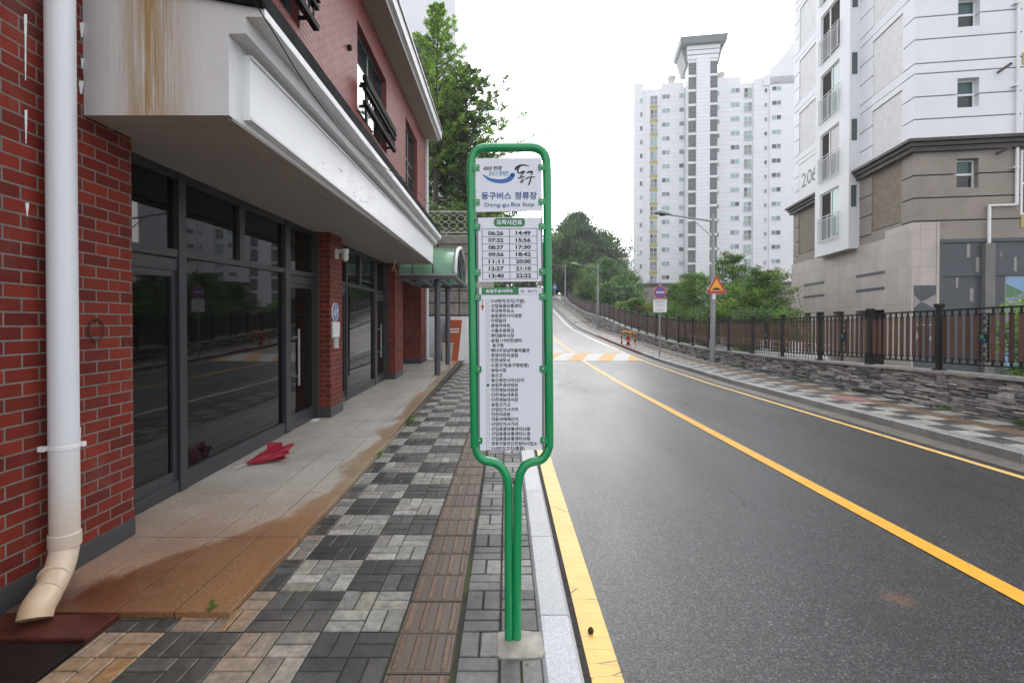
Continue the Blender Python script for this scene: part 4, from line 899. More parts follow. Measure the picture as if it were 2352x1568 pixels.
# tiled base with dark openings
mb = MB(); fbx = lambda mb, a, b, z0, z1, m: mb.box(-.06, .3, a, b, z0, z1, m)
ops = [(t_of(1896), t_of(1848), -1, 2.1), (t_of(1941.5), t_of(1916.5), -1, 2.1), (t_of(2035), t_of(1969), -1, 2.1)]
slabs(mb, [], -.8, 4.82, fbx, ops, -.06, TE+.06); mb.box(-.06, .3, -.06, 1.55, 4.822, 5.12)
mb.box(.3, .75, -.06, .0, -.8, 5.12); mb.box(.72, .8, -.085, 0, -.8, 5.12)
TB = mb
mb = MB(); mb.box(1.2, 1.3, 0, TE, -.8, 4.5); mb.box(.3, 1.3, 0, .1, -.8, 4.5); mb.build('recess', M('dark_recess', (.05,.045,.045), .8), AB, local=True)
mb = TB
for a, b in ((t_of(2035), t_of(1969)), (t_of(1896), t_of(1848))):
    for z in (3.55, 2.93): mb.box(-.068, -.06, a, b, z-.06, z+.06, 1)
tbm = mb.build('tiled_base', [m_tile, m_tile_d], AB, local=True)
def z6(x, y): u = (3600+x/2.306)/1.7415; v = (620+y/2.306)/1.7415; s = s_of(u); return s, CZ+(HZ-v)/F*(CY-sa*s)
mb = MB()
def fr_rect(x0, y0, x1, y1, d, m, mb=mb, th=.01):
    (s0, z1), (s1, z0) = z6(x0, y0), z6(x1, y1); mb.box(s0, s1, -d, -d+th, z0, z1, m)
fr_rect(112,1205,316,1560,.066,0); mb.box(z6(112,0)[0], z6(316,0)[0], -.066, -.058, -.2, 1.5, 0)
for tri in (((112,1285),(180,1355),(112,1415)), ((316,1285),(186,1355),(316,1415)), ((112,1600),(170,1660),(112,1750)), ((316,1620),(250,1690),(316,1750))): mb.poly([(z6(*p)[0], -.0685, z6(*p)[1]) for p in tri][::-1], 1)
mb.build('tile_inlay', [m_tile_d, m_tile_g], tbm, local=True)
# dark grey panel front
mb = MB(); mb.box(.81, 20, -.02, .0, -.8, 4.42); mb.box(.81, 20, -.09, -.02, 4.40, 4.52, 0); mb.box(.81, .93, -.07, -.02, -.8, 4.40); zz = z6(500,1100)[1]; mb.box(.93, 20, -.07, -.02, zz-.07, zz+.07)
for a in ((605,820,635,945),(690,945,722,1082),(508,1127,528,1225),(637,1230,670,1350),(1040,942,1065,1078),(915,890,925,940)): fr_rect(*a, .026, 1, mb)
mb.build('dark_panel', [m_tile_d, m_tile_g], AB, local=True)
mb = MB(); (s0,_), (s1,z1) = z6(738,820), z6(830,820); mb.box(s0, s1, -.22, -.02, -.8, z1); mb.build('concrete_pier', M('pier_grey', S(118,116,114), .7, .12, 2), AB, local=True, bevel=.01)
mb = MB(); (s0,z1) = z6(965,1125); mb.box(s0-.03, s0+3, -.03, -.02, .0, z1+.03, 2); mb.box(s0, s0+2.95, -.036, -.03, .03, z1, 0)
pt = [z6(967,1185), z6(1140,1270), z6(967,1330)]; mb.poly([(a,-.038,b) for a, b in pt][::-1], 1); pt = [z6(967,1340), z6(1144,1275), z6(1500,1400), z6(1200,1700), z6(967,1600)]; mb.poly([(a,-.0375,b) for a, b in pt][::-1], 3)
mb.build('mosaic_panel', [M('mosaic_blue', S(128,160,200), .4), M('mosaic_green', S(84,124,84), .4), m_tile_g, M('mosaic_grey', S(126,134,150), .4)], AB, local=True)
# windows of the narrow front
def sash(mb, s0, s1, z0, z1, y0, fr=.06, mid=True, mats=(0,1,2)):
    mb.box(s0, s0+fr, y0, y0+.06, z0, z1, 0); mb.box(s1-fr, s1, y0, y0+.06, z0, z1, 0); mb.box(s0+fr, s1-fr, y0, y0+.06, z0, z0+fr, 0); mb.box(s0+fr, s1-fr, y0, y0+.06, z1-fr, z1, 0)
    zm = (z0+z1)/2; mb.box(s0+fr, s1-fr, y0-.01, y0+.05, zm-.035, zm+.035, 0)
    mb.box(s0+fr, s1-fr, y0+.025, y0+.035, zm+.035, z1-fr, mats[1]); mb.box(s0+fr, s1-fr, y0+.02, y0+.03, z0+fr, zm-.035, mats[2])
for h in fholes:
    w = h[1]-h[0]; mb = MB()
    if w < 1.7 and w < 1.3: sash(mb, h[0], h[1], h[2], h[3], .22)
    else:
        mb.box(h[0], h[1], .05, .1, h[2], h[3], 2); xm = (h[0]+h[1])/2
        for a in (h[0], xm-.04, h[1]-.07): mb.box(a, a+.07, .0, .05, h[2], h[3], 0)
        for a in (h[2], h[3]-.07, h[2]+1.05): mb.box(h[0]+.07, h[1]-.07, -.005, .045, a, a+.07, 0)
        if w > 1.7: mb.box(h[0], h[1], -.03, .0, h[2]-.45, h[2]-.05, 3)
    mb.build('window', [m_wfr, m_teal_d, m_gl_d, m_olive], AB, local=True)
mb = MB(); s1 = s_of(2327)
for k in range(0, 6):
    pass
mb.tube([(s1,-.09,4.2+1.45),(s1,-.09,TOP)], .05, 10); (sq, zq) = z6(788,480)
mb.tube([(sq,-.12,4.25),(sq,-.12,zq-.06)], .052, 10); mb.tube(smooth_path([(sq,-.12,zq-.08),(sq,-.12,zq-.02),(sq+.04,-.11,zq+.01),(s1-.06,-.09,zq+.02),(s1,-.09,zq+.06),(s1,-.09,zq+.2)],4), .04, 10)
for z in (6.9, 9.7, 12.5): mb.box(s1-.16, s1+.05, -.15, 0, z, z+.03)
mb.build('drainpipe', m_pipe_w, AB, local=True, smooth=True)
m_vent = M('vent_metal', S(110,104,102), .5)
for k in range(0, 5): mb = MB(); s_v = s_of(2288); z = 10.55+2.8*(k-1)-.3; mb.tube([(s_v-.02,0,z),(s_v-.0,-.5,z+.04)], .05, 12); mb.lathe((s_v,-.5,z+.04), [(.04,.001),(.04,.0015)], 12, 1, ax=(0,-1,0)); mb.build('vent_pipe', [m_vent, m_black], AB, local=True, smooth=True)
# bay with stacked balcony windows
mb = MB(); bz0 = 4.75; tw0, tw1 = t_of(1924, .42), t_of(1881, .42); wins_z = [(5.40+2.8*k, 7.67+2.8*k) for k in range(7)]; sl_z = [(6.46+2.8*k, 7.48+2.8*k) for k in range(7)]
bh = [(tw0, tw1, a, b) for a, b in wins_z]
slabs(mb, [], bz0, TOP, lambda mb, a, b, z0, z1, m: mb.box(-.42, -.36, a, b, z0, z1, m), bh, tb0, tb1)
cur = bz0
for a, b in sl_z: mb.box(-.36, -.05, tb0, tb0+.1, cur, a); cur = b
mb.box(-.36, -.05, tb0, tb0+.1, cur, TOP); mb.box(-.05, 0, tb0, tb0+.1, bz0, TOP); mb.box(-.36, 0, tb1-.1, tb1, bz0, TOP); mb.box(-.36, 0, tb0+.1, tb1-.1, bz0, bz0+.1); mb.box(-.05, 0, tb0+.1, tb1-.1, bz0+.1, TOP)
bay = mb.build('bay', m_wall, AB, local=True)
rb = random.Random(8)
for k, (a, b) in enumerate(wins_z):
    mb = MB(); fr = .07; tm = (tw0+tw1)/2 + (.1 if k % 2 else -.1)
    for t0 in (tw0, tw1-fr, tm-.04): mb.box(-.36, -.30, t0, t0+(fr if t0 != tm-.04 else .08), a, b, 0)
    mb.box(-.36, -.30, tw0+fr, tw1-fr, a, a+fr, 0); mb.box(-.36, -.30, tw0+fr, tw1-fr, b-fr, b, 0)
    mb.box(-.335, -.32, tw0+fr, tm-.04, a+fr, b-fr, [1,3,1,2][k % 4]); mb.box(-.335, -.32, tm+.04, tw1-fr, a+fr, b-fr, 2)
    w_ = mb.build('window', [m_wfr, m_teal, m_screen, m_gl_g], AB, local=True)
    mb = MB(); z0, z1 = a+.02, a+1.12; xo_ = -.50
    for z in (z1, z1-.14, z0): mb.tube([(xo_,tw0-.05,z),(xo_,tw1+.05,z)], .02, 6)
    t_ = tw0
    for q in range(17): t_ = tw0 + (tw1-tw0)*q/16; mb.tube([(xo_,t_,z0),(xo_,t_,z1-.14 if q % 8 else z1)], .011 if q % 8 else .02, 5)
    for t_ in (tw0-.05, tw1+.05, (tw0+tw1)/2):
        for z in (z0, z1): mb.tube([(xo_,t_,z),(-.4,t_,z)], .016, 5)
    mb.build('railing', m_wfr, w_, local=True)
for a, b in sl_z:
    mb = MB(); mb.box(-.36, -.335, tb0+.0, tb0+.08, a, b, 0); mb.box(-.11, -.05, tb0-.012, tb0+.08, a, b, 0); mb.box(-.335, -.11, tb0-.012, tb0+.08, a, a+.05, 0); mb.box(-.335, -.11, tb0-.012, tb0+.08, b-.05, b, 0); mb.box(-.335, -.11, tb0+.02, tb0+.03, a+.05, b-.05, 1); mb.build('window', [m_wfr, m_slit], AB, local=True)
# painted number
mb = MB()
for ch, u0_, zoff in (('2',1839,0),('0',1851.4,0),('6',1863,0)):
    vs, fs2, bb = text2d(ch, .01); tt = t_of(u0_); kx = .60/(bb[2]-bb[0]); kz = .76/(bb[3]-bb[1]); mb.raw([(-.004, tt-(x-bb[0])*kx, 8.78+(y-bb[1])*kz) for x, y in vs], fs2)
mb.build('number', M('number_grey', S(58,60,64), .5), AB, local=True)
mb = MB(); mb.box(-.003, .034, 6.7, 9.55, 8.02, 10.1); mb.build('number_field', m_wall, AB, local=True)
# ================================================================== far tower block with the capped stair tower
FX, FY = 26.1, 102.7
FB = empty('apartment_tower', (FX, FY, 0), 'distant fifteen storey white apartment block with a grey capped stair tower', 'apartment block', rz=-A_)
def sf(u): r = (u-U0)/F; return (r*FY-FX)/(ca+r*sa)
def zf_(v, s): return CZ+(HZ-v)/F*(FY-sa*s)
FL = 2.80; zt0 = zf_(222.5, sf(1500))
SE = 36.0
mb = MB(); ztp = zt0+1.3
mb.box(0, sf(1476), -.4, 12, 9.4, ztp+1.2, 0); mb.box(sf(1476), SE, 0, 12, 9.4, ztp, 0); mb.box(sf(1516), sf(1568), -.25, .0, 9.4, ztp+.9, 0); mb.box(sf(1640), sf(1697), -.3, 0, 9.4, ztp+1.2, 0); mb.box(sf(1727), SE, -.35, 0, 9.4, ztp+.6, 0)
mb.box(sf(1763), SE, -.6, 0, 9.4, ztp+.6, 0); mb.prism([(sf(1748),-.6,ztp-1),(SE,-.6,ztp-1),(SE,-.6,ztp+9.2),(sf(1812),-.6,ztp+6.6),(sf(1778),-.6,ztp+3.0),(sf(1766),-.6,ztp+2.6),(sf(1764),-.6,ztp+1.2),(sf(1748),-.6,ztp+.9)], (0,11,0), 0)
mb.box(-.3, SE, -.75, -.2, 9.0, 9.6, 2); mb.box(-.05, SE, -.45, 12, -2, 9.0, 1)
for k in range(15):
    z = zt0 - 2.45 - FL*k
    if z > 9.8:
        for dz in (0, .95, 1.75): mb.box(0, sf(1476), -.412, -.4, z+dz, z+dz+.05, 3); mb.box(sf(1516), sf(1566), -.262, -.25, z+dz, z+dz+.05, 3); mb.box(sf(1640), sf(1697), -.312, -.3, z+dz, z+dz+.05, 3); mb.box(sf(1727), sf(1763), -.362, -.35, z+dz, z+dz+.05, 3)
mb.build('wall', [m_wall, m_beige, m_corn2, M('pale_groove', (.55,.55,.57), .8)], FB, local=True)
pm = [m_wfr, M('far_teal_pane', (.30,.42,.41), .15), M('far_dark_pane', (.07,.07,.07), .15), M('far_grey_pane', (.21,.22,.225), .15), m_olive]; rf = random.Random(21)
def fwin(s0, s1, z0, z1, y, n, rail=False, olive=False, name='window'):
    mb = MB(); fr = .09; mb.box(s0, s1, y-.06, y, z0, z1, 0); w = (s1-s0-fr)/n
    for i in range(n):
        a = s0+fr+i*w; mb.box(a, a+w-fr, y-.085, y-.06, z0+fr, z1-fr, rf.choice([1,1,3,3,2]))
    if rail:
        for q in range(9): a = s0 + (s1-s0)*q/8; mb.box(a-.02, a+.02, y-.2, y-.17, z0, z0+1.05, 0)
        for z in (z0, z0+1.03): mb.box(s0-.05, s1+.05, y-.21, y-.16, z, z+.06, 0)
    if olive: mb.box(s0-.05, s1+.05, y-.05, y, z0-.72, z0-.04, 4)
    mb.build(name, pm, FB, local=True)
for k in range(15):
    zt_k = zt0 - FL*k; low = k == 14
    fwin(sf(1467.5), sf(1474.5), zt_k-1.05-.5, zt_k-.5, -.4, 1); 
    mb = None
    fwin(sf(1491.5), sf(1509), zt_k-2.02, zt_k, 0, 2, True, k < 14, 'balcony_window')
    fwin(sf(1518), sf(1537), zt_k-1.0, zt_k, -.25, 2)
    fwin(sf(1674.7), sf(1696), zt_k-1.0+.3, zt_k+.3, -.3, 2); fwin(sf(1706), sf(1725), zt_k-1.95+.25, zt_k+.3, 0, 2, True, False, 'balcony_window')
    fwin(sf(1751), sf(1758.5), zt_k-.8-.3, zt_k-.2, -.35, 1, name='small_window'); fwin(sf(1767), sf(1789), zt_k-.95, zt_k, -.6, 2, name='small_window')
    fwin(sf(1641), sf(1650), zt_k-1.1, zt_k-.1, -.3, 1, name='small_window'); fwin(sf(1557), sf(1569), zt_k-1.0, zt_k, -.25, 1, name='landing_window')
# stair tower
mb = MB(); a, b = sf(1571.5), sf(1636); c1, c2 = sf(1588.5), sf(1618.5); d = -3.2; zt2 = zf_(163, a)
mb.box(a, b, d, 0, -2, zt2+1.0, 0); mb.box(c1, c2, d-.5, d, -2, zt2+.5, 0)
for k in range(70):
    z = zt2 - .7*k
    if z > 0: mb.box(c1, c2, d-.515, d-.5, z, z+.05, 1)
tw = mb.build('stair_tower', [m_wall, M('pale_groove2', (.5,.5,.52), .8)], FB, local=True)
for (q0, q1) in ((a, c1), (c2, b)):
    for k in range(17):
        z = zt2 - .4 - FL*k
        if z < 1: continue
        mb = MB(); mb.box(q0+.05, q1-.05, d-.06, d-.02, z-2.35, z, 1); mb.box(q0, q1, d-.12, d, z, z+.45, 2)
        for z_2 in (z-.85, z-1.6): mb.box(q0, q1, d-.09, d-.06, z_2, z_2+.07, 0)
        mb.box((q0+q1)/2-.04, (q0+q1)/2+.04, d-.09, d-.06, z-1.6, z-.85, 0); mb.box(q0, q0+.1, d-.1, d-.06, z-2.35, z, 0); mb.box(q1-.1, q1, d-.1, d-.06, z-2.35, z, 0)
        mb.build('stair_glazing', [M('steel_grey', S(120,122,126), .5) if 'steel_grey' not in bpy.data.materials else bpy.data.materials['steel_grey'], m_gl_g, m_wfr], tw, local=True)
mb = MB()
for i in range(3): mb.box(a-.15-.10*i, b+.15+.10*i, d-.25-.15*i, .2, zt2+.2+.86*i, zt2+.92+.86*i, 1)
mb.box(a+.1, b-.1, d+.05, 0, zt2-.5, zt2+3.2, 0)
def capq(z, u0q, u1q, ya, yb): return [(sf(u0q),ya,z),(sf(u1q),ya,z),(sf(u1q),yb,z),(sf(u0q),yb,z)]
mb.loft(capq(zt2-.6, 1567, 1640, d+.6, 3), capq(zt2+2.9, 1556, 1650, d+.6, 3), 0)
mb.loft(capq(zt2+2.75, 1552, 1652, d-1.4, 3.2), capq(zt2+3.9, 1550, 1654, d-1.8, 3.4), 0)
mb.build('tower_cap', [M('cap_grey', S(118,124,124), .6, .08, .3), m_wall], FB, local=True)
mb = MB()
for u, h in ((1468,1.2),(1544,2.6),(1659,2.6)): mb.lathe((sf(u),2,ztp), [(.7,0),(.7,h),(.85,h),(.85,h+.5),(.2,h+.7)], 12)
mb.build('roof_vent', M('vent_cream', (.55,.5,.45), .6), FB, local=True)
# small beige building seen past the hillside trees
mb = MB(); q0, q1 = at(1412, 740, 150), at(1453, 740, 150); zt_ = at(1430,580,150).z
mb.box(q0.x, q1.x, 150, 160, 0, zt_, 0); mb.box(q0.x+1.2, q1.x-1, 149.9, 150, zt_-3.6, zt_-2.2, 1); mb.box(q0.x+1.2, q1.x-1, 149.88, 150.0, zt_-6.8, zt_-6, 0); mb.box(q0.x-.2, q1.x+.2, 149.7, 160, zt_-.4, zt_, 0); mb.box(q0.x+.9, q0.x+1.0, 149.9, 150, 0, zt_-.4, 1)
tag(mb.build('beige_block', [M('far_beige', (.52,.44,.38), .7, .05), m_teal]), 'small flat beige building far behind the hillside trees beside the tower block', 'building')
# white tower behind the brick shops
Y_t = 42; xr_ = at(1046, 300, Y_t).x
WT = empty('white_tower', (xr_-8, Y_t+5, 0), 'tall plain white block rising behind the trees and brick shops', 'apartment block')
mb = MB(); mb.box(xr_-22, xr_, Y_t, Y_t+14, 0, 40)
mb.build('wall', m_wall, WT)
for z in (15.6, 22.2):
    mb = MB(); a, b = at(905, 100, Y_t).x, at(1000, 100, Y_t).x; mb.box(a, b, Y_t-.06, Y_t+.02, z, z+3.0, 0); mb.box(a+.1, b-.1, Y_t-.08, Y_t-.06, z+.1, z+2.9, 1); mb.box((a+b)/2-.05, (a+b)/2+.05, Y_t-.1, Y_t-.08, z, z+3.0, 0); mb.build("window", [m_alu, m_gl_d], WT)
# ================================================================== stacked ledge-stone wall
XW = 7.92; rw = random.Random(17)
mb = MB(); GREYS = [(.32,.295,.28),(.19,.175,.17),(.45,.43,.41),(.13,.122,.12),(.36,.315,.29),(.27,.255,.26),(.40,.38,.37)]
mb.strip(XW+.05, XW+.05, YS, lambda y: zs(y)-.1, lambda y: zw(y)-.05)
def wall_slice(y0, y1, L0, L1, H0, H1):
    h = 0.0
    while h < 1.3:
        dh = rw.uniform(H0, H1); y = y0 - rw.uniform(0, L0)
        while y < y1:
            L = rw.uniform(L0, L1); zb = zs(y+L/2) + h - .02; top = zw(y+L/2) - .045
            if zb < top - .015:
                hh = min(dh, top-zb); hh = hh*rw.choice([1,1,1,.55]); d = rw.uniform(.005, .05); c = c3(rw.choice(GREYS), rw.uniform(.75, 1.2)); g = .003; sl_ = (zs(y+L)-zs(y)); j = lambda: rw.uniform(-.010, .010)*(hh/.07)
                xf_, xb = XW-d, XW+.08; p = [(xf_+rw.uniform(-.012,.012),y+g,zb-sl_/2+g+j()),(xb,y+g,zb-sl_/2),(xb,y+L-g,zb+sl_/2),(xf_+rw.uniform(-.012,.012),y+L-g,zb+sl_/2+g+j()),(xf_+rw.uniform(-.01,.02),y+g,zb-sl_/2+hh-g+j()),(xb,y+g,zb-sl_/2+hh),(xb,y+L-g,zb+sl_/2+hh),(xf_+rw.uniform(-.01,.02),y+L-g,zb+sl_/2+hh-g+j())]
                # split front into a bulged middle
                ym = y+L*rw.uniform(.3,.7); xm = xf_-rw.uniform(.0,.022); lo = (xm,ym,zb+g+j()); hi = (xm+rw.uniform(0,.012),ym,zb+hh-g+j())
                n = len(mb.v); mb.v += p+[lo,hi]
                for f in ((0,4,9,8),(8,9,7,3),(4,5,6,7,9),(0,8,3,2,1),(0,1,5,4),(3,7,6,2)): mb.f.append(tuple(i+n for i in f)); mb.m.append(0); mb.c.append(c)
            y += L
        h += dh
y = -3.0
while y < 72:
    st = 3.0
    if y < 20: wall_slice(y, y+st, .14, .5, .026, .062)
    elif y < 34: wall_slice(y, y+st, .25, .6, .07, .12)
    else: wall_slice(y, y+st, .4, .9, .10, .18)
    y += st
SW = mb.build('stone_wall', attr_mat('ledge_stone', .62, 14, .45, .8, 50, bd=.01, wet=.2)); tag(SW, 'low grey wall of stacked flat stones along the far pavement', 'wall')
mb = MB()
for a, b in zip(YS[:-1], YS[1:]):
    pr = lambda y: [(XW-.07,y,zw(y)-.05),(XW+.30,y,zw(y)-.05),(XW+.30,y,zw(y)),(XW-.06,y,zw(y))]
    mb.loft(pr(a), pr(b), cap=False)
cp = mb.build('coping', M('coping_stone', (.26,.25,.235), .7, .25, 5, .6, 40, dirt=.4, dcol=(.1,.1,.07)), SW)
# ================================================================== picket fence
m_fdark = M('fence_black_brown', (.010,.0095,.011), .5, .3, 6); m_wood = attr_mat('fence_wood', .55, 12, .35, .3, 60)
PF = empty('picket_fence', (XW+.1, 10, .6), 'long fence of brown pickets between dark posts on top of the stone wall', 'fence')
XF = XW+.10; FH = 1.2
post = None; ypos = [1.96+1.71*k for k in range(40)]
ypos = [9.26 + 1.75*k for k in range(-4, 33)]
mb = MB(); mb.box(-.038,.038,-.038,.038,.02,FH-.04); mb.box(-.075,.075,-.075,.075,0,.025); mb.loft([(-.05,-.05,FH-.05),(.05,-.05,FH-.05),(.05,.05,FH-.05),(-.05,.05,FH-.05)],[(-.06,-.06,FH+.01),(.06,-.06,FH+.01),(.06,.06,FH+.01),(-.06,.06,FH+.01)]); mb.box(-.065,.065,-.065,.065,FH+.01,FH+.025)
post = mb.build('fence_post', m_fdark, PF, local=True, bevel=.004)
for i, y in enumerate(ypos):
    o = post if i == 0 else post.copy()
    if i: COL.objects.link(o)
    o.location = (0, y-10, zw(y)-.6)
rf2 = random.Random(31)
for i, (a, b) in enumerate(zip(ypos[:-1], ypos[1:])):
    mb = MB(); z = lambda y: zw(a)+(zw(b)-zw(a))*(y-a)/(b-a)
    mb.bar((XF,a+.045,z(a)+FH-.10),(XF,b-.045,z(b)+FH-.10),.045,.03,0); mb.bar((XF,a+.045,z(a)+.14),(XF,b-.045,z(b)+.14),.04,.025,0)
    n = 11
    for k in range(n):
        yy = a+.045+(b-a-.09)*(k+.5)/n; q = z(yy)
        if a > 30 or k != n//2 or i % 2 == 0:
            w = .037 if a < 24 else .048
            c = c3((.105,.052,.040), rf2.uniform(.7,1.3)); mb.box(XF-.010,XF+.010,yy-w,yy+w,q+.225,q+FH-.20,1,c)
            for za, zb in ((q+.15,q+.225),(q+FH-.20,q+FH-.11)): mb.box(XF-.012,XF+.012,yy-.014,yy+.014,za,zb,0)
            mb.box(XF-.014,XF+.014,yy-w-.004,yy+w+.004,q+.215,q+.24,0); mb.box(XF-.014,XF+.014,yy-w-.004,yy+w+.004,q+FH-.215,q+FH-.19,0)
        else:                                          # wrought ornament in place of the middle picket
            w = .075
            for s in (-1, 1): mb.box(XF-.012,XF+.012,yy+s*w-.008,yy+s*w+.008,q+.2,q+FH-.18,0)
            for e in (q+.2, q+FH-.2): mb.box(XF-.012,XF+.012,yy-w,yy+w,e,e+.02,0)
            for j_ in range(6): z0 = q+.2+j_*.135; mb.bar((XF,yy-w,z0),(XF,yy+w,z0+.135),.012,.014,0); mb.bar((XF+.003,yy+w,z0),(XF+.003,yy-w,z0+.135),.012,.014,0)
            mb.lathe((XF-.016,yy,q+FH*.5),[(.085,0),(.085,.03)],16,0,ax=(1,0,0)); mb.lathe((XF-.022,yy+.02,q+FH*.5+.02),[(.035,0),(.035,.005)],10,2,ax=(1,0,0)); mb.lathe((XF-.022,yy-.025,q+FH*.5-.03),[(.025,0),(.025,.005)],10,3,ax=(1,0,0))
    mb.build('picket_panel', [m_fdark, m_wood, M('emblem_green', (.03,.25,.10), .5) if 'emblem_green' not in bpy.data.materials else bpy.data.materials['emblem_green'], M('emblem_blue', (.03,.12,.40), .5) if 'emblem_blue' not in bpy.data.materials else bpy.data.materials['emblem_blue']], PF)
# white lattice glimpsed behind the pickets
mb = MB()
for k in range(70): y = 15+k*.16; mb.box(9.60,9.63,y,y+.03,.0,.95)
for z in (.05,.3,.5,.7,.92): mb.box(9.63,9.65,14.9,26.3,z,z+.035)
tag(mb.build('white_railing', m_white), 'white barred railing glimpsed behind the brown pickets', 'railing')
# ================================================================== street lamps
def lamp(base, H, reach, label):
    mb = MB(); L = empty('street_lamp', base, label, 'street lamp', 'street lamps along the far pavement')
    mb.tube([(0,0,0),(0,0,H*.62)], [.094,.085], 16); mb.tube([(0,0,H*.62),(0,0,H*.64),(0,0,H)], [.085,.062,.055], 16); mb.lathe((0,0,H), [(.058,0),(.058,.03),(.02,.045)], 14); mb.box(-.10,-.06,-.07,.07,.5,.85)
    pole = mb.build('pole', m_galv, L, smooth=True, local=True)
    mb = MB(); z = H-.18; e = Vector((-reach, 0, z+.20)); mb.tube([(0.05,0,z-.04),(-.05,0,z-.03),tuple(e)], [.035,.034,.028], 10); mb.tube(smooth_path([(-.05,0,z-.62),(-.35,0,z-.33),(-.78,0,z+.04)],4), .016, 8); mb.build('arm', m_galv, L, smooth=True, local=True)
    mb = MB(); n = 18; rings = []
    for f, ry, rz, dz in ((0,.03,.03,0),(.06,.06,.05,.0),(.2,.10,.075,.012),(.45,.145,.10,.03),(.7,.15,.105,.035),(.88,.11,.085,.03),(1,.03,.03,.02)):
        rings.append([(e.x+.06-f*.66, ry*math.cos(w), e.z+dz+f*.05+max(-.35*rz, rz*math.sin(w))) for w in np.linspace(0, 2*math.pi, n+1)[:-1]])
    for q in rings: mb.v += q
    for i in range(len(rings)-1):
        for k in range(n): mb.f.append((i*n+k,i*n+(k+1)%n,(i+1)*n+(k+1)%n,(i+1)*n+k)); mb.m.append(0); mb.c.append(None)
    mb.f += [tuple(range(n)), tuple(range((len(rings)-1)*n, len(rings)*n))]; mb.m += [0,0]; mb.c += [None,None]
    h = mb.build('lamp_head', M('lamp_cowl', S(140,148,142), .4) if 'lamp_cowl' not in bpy.data.materials else bpy.data.materials['lamp_cowl'], L, smooth=True, local=True)
    mb = MB(); mb.lathe((e.x-.28,0,e.z+.0), [(.11,0),(.10,-.025),(.05,-.04)], 14); mb.build('lens', M('lamp_lens', S(60,58,56), .2) if 'lamp_lens' not in bpy.data.materials else bpy.data.materials['lamp_lens'], h, smooth=True, local=True)
    return L
xl = 7.66; Yl = 18.55
L1_ = lamp((xl, Yl, zs(Yl)), 5.45, 1.60, 'nearest grey street lamp, the one carrying the triangular hump sign')
mb = MB(); z = 2.45; mb.box(-.06,.06,-.105,-.09,z-.1,z+.1); mb.build('notice', m_paper, L1_, local=True)
lamp((7.42, 40.6, zs(40.6)), 5.2, 1.62, 'middle grey street lamp, standing before the bend of the stone wall')
lamp((7.42, 63.0, zs(63)), 5.2, 1.62, 'farthest grey street lamp, up the slope beside the dark fence')
# ================================================================== signs
m_sred = M('traffic_red', (.42,.012,.022), .4, .05); m_sor = M('traffic_amber', (.85,.36,.02), .4, .04); m_sblue = M('traffic_blue', (.03,.13,.52), .4, .04); m_sblk = M('traffic_black', (.012,.012,.012), .5)
def tri(mb, c, w, h, y, m, r=.04, th=.003):
    pts = [(c[0],c[2]+h*.62),(c[0]-w/2,c[2]-h*.38),(c[0]+w/2,c[2]-h*.38)]; out = []
    for i in range(3):
        p = Vector(pts[i]); a = (Vector(pts[i-1])-p).normalized(); b = (Vector(pts[(i+1)%3])-p).normalized()
        for f in np.linspace(0, 1, 6): d = (a*(1-f)+b*f); q = p + a*r*2*(1-f)**2 + b*r*2*f**2; out.append((q.x, y, q.y))
    mb.prism(out, (0,th,0), m)
cs = at(1645.5, 657.5, Yl-.14); WS = empty('warning_sign', cs, 'red bordered amber triangle with a black speed hump, fixed to the nearest lamp post', 'traffic sign')
mb = MB(); tri(mb, cs, .80, .70, cs.y, 0, .03, .012); mb.build('plate_back', m_steel, WS)
mb = MB(); tri(mb, cs, .775, .675, cs.y-.004, 0, .03); tri(mb, cs, .53, .46, cs.y-.008, 1, .012)
bz = cs.z-.108; hump = [(cs.x-.185,bz-.028),(cs.x+.185,bz-.028),(cs.x+.175,bz),(cs.x+.125,bz)] + [(cs.x+.115*math.cos(w), bz+.062*math.sin(w)) for w in np.linspace(.25, math.pi-.25, 12)] + [(cs.x-.125,bz),(cs.x-.175,bz)]
mb.prism([(x, cs.y-.0115, z) for x, z in hump], (0,.003,0), 2); mb.build('face', [m_sred, m_sor, m_sblk], WS)
mb = MB(); mb.box(cs.x-.11,cs.x+.11,cs.y+.012,cs.y+.04,cs.z-.1,cs.z-.06); mb.box(cs.x-.11,cs.x+.11,cs.y+.012,cs.y+.04,cs.z+.1,cs.z+.14); mb.build('clamp', m_steel, WS)
# no stopping sign
Yn = 21.3; bp = at(1515, 812, Yn); bp.z = zs(Yn); NS = empty('no_parking_sign', bp, 'round red and blue no parking sign over a white text plate on a thin pole', 'traffic sign')
mb = MB(); mb.tube([(bp.x,Yn,bp.z),(bp.x,Yn,bp.z+3.15)], .032, 10); mb.build('pole', m_galv, NS, smooth=True)
c_ = at(1516, 671.4, Yn-.05); mb = MB(); r_ = .262
mb.lathe(c_, [(r_*1.03,0),(r_*1.03,.008)], 36, 2, ax=(0,-1,0)); mb.lathe(c_+Vector((0,-.008,0)), [(r_,0),(r_,.002)], 36, 0, ax=(0,-1,0)); mb.lathe(c_+Vector((0,-.010,0)), [(r_*.76,0),(r_*.76,.002)], 32, 1, ax=(0,-1,0))
for s in (1,-1): mb.bar(c_+Vector((-.155,-.0135,-.155*s)), c_+Vector((.155,-.0135,.155*s)), .003, .042, 0) if False else mb.prism([c_+Vector((x,-.0145+(.0006 if s > 0 else 0),z)) for x, z in ((-.165,-.135*s),(-.135,-.165*s),(.165,.135*s),(.135,.165*s))], (0,.0015,0), 0)
put_text(mb, '주정차금지', (-.185,-.045,.185,.045), lambda x, y: c_+Vector((x,-.0165,-y)), 2, .04); mb.build('disc', [m_sred, m_sblue, m_wt], NS)
pc_ = at(1516, 702, Yn-.05); mb = MB(); hw, hh = .285, .275
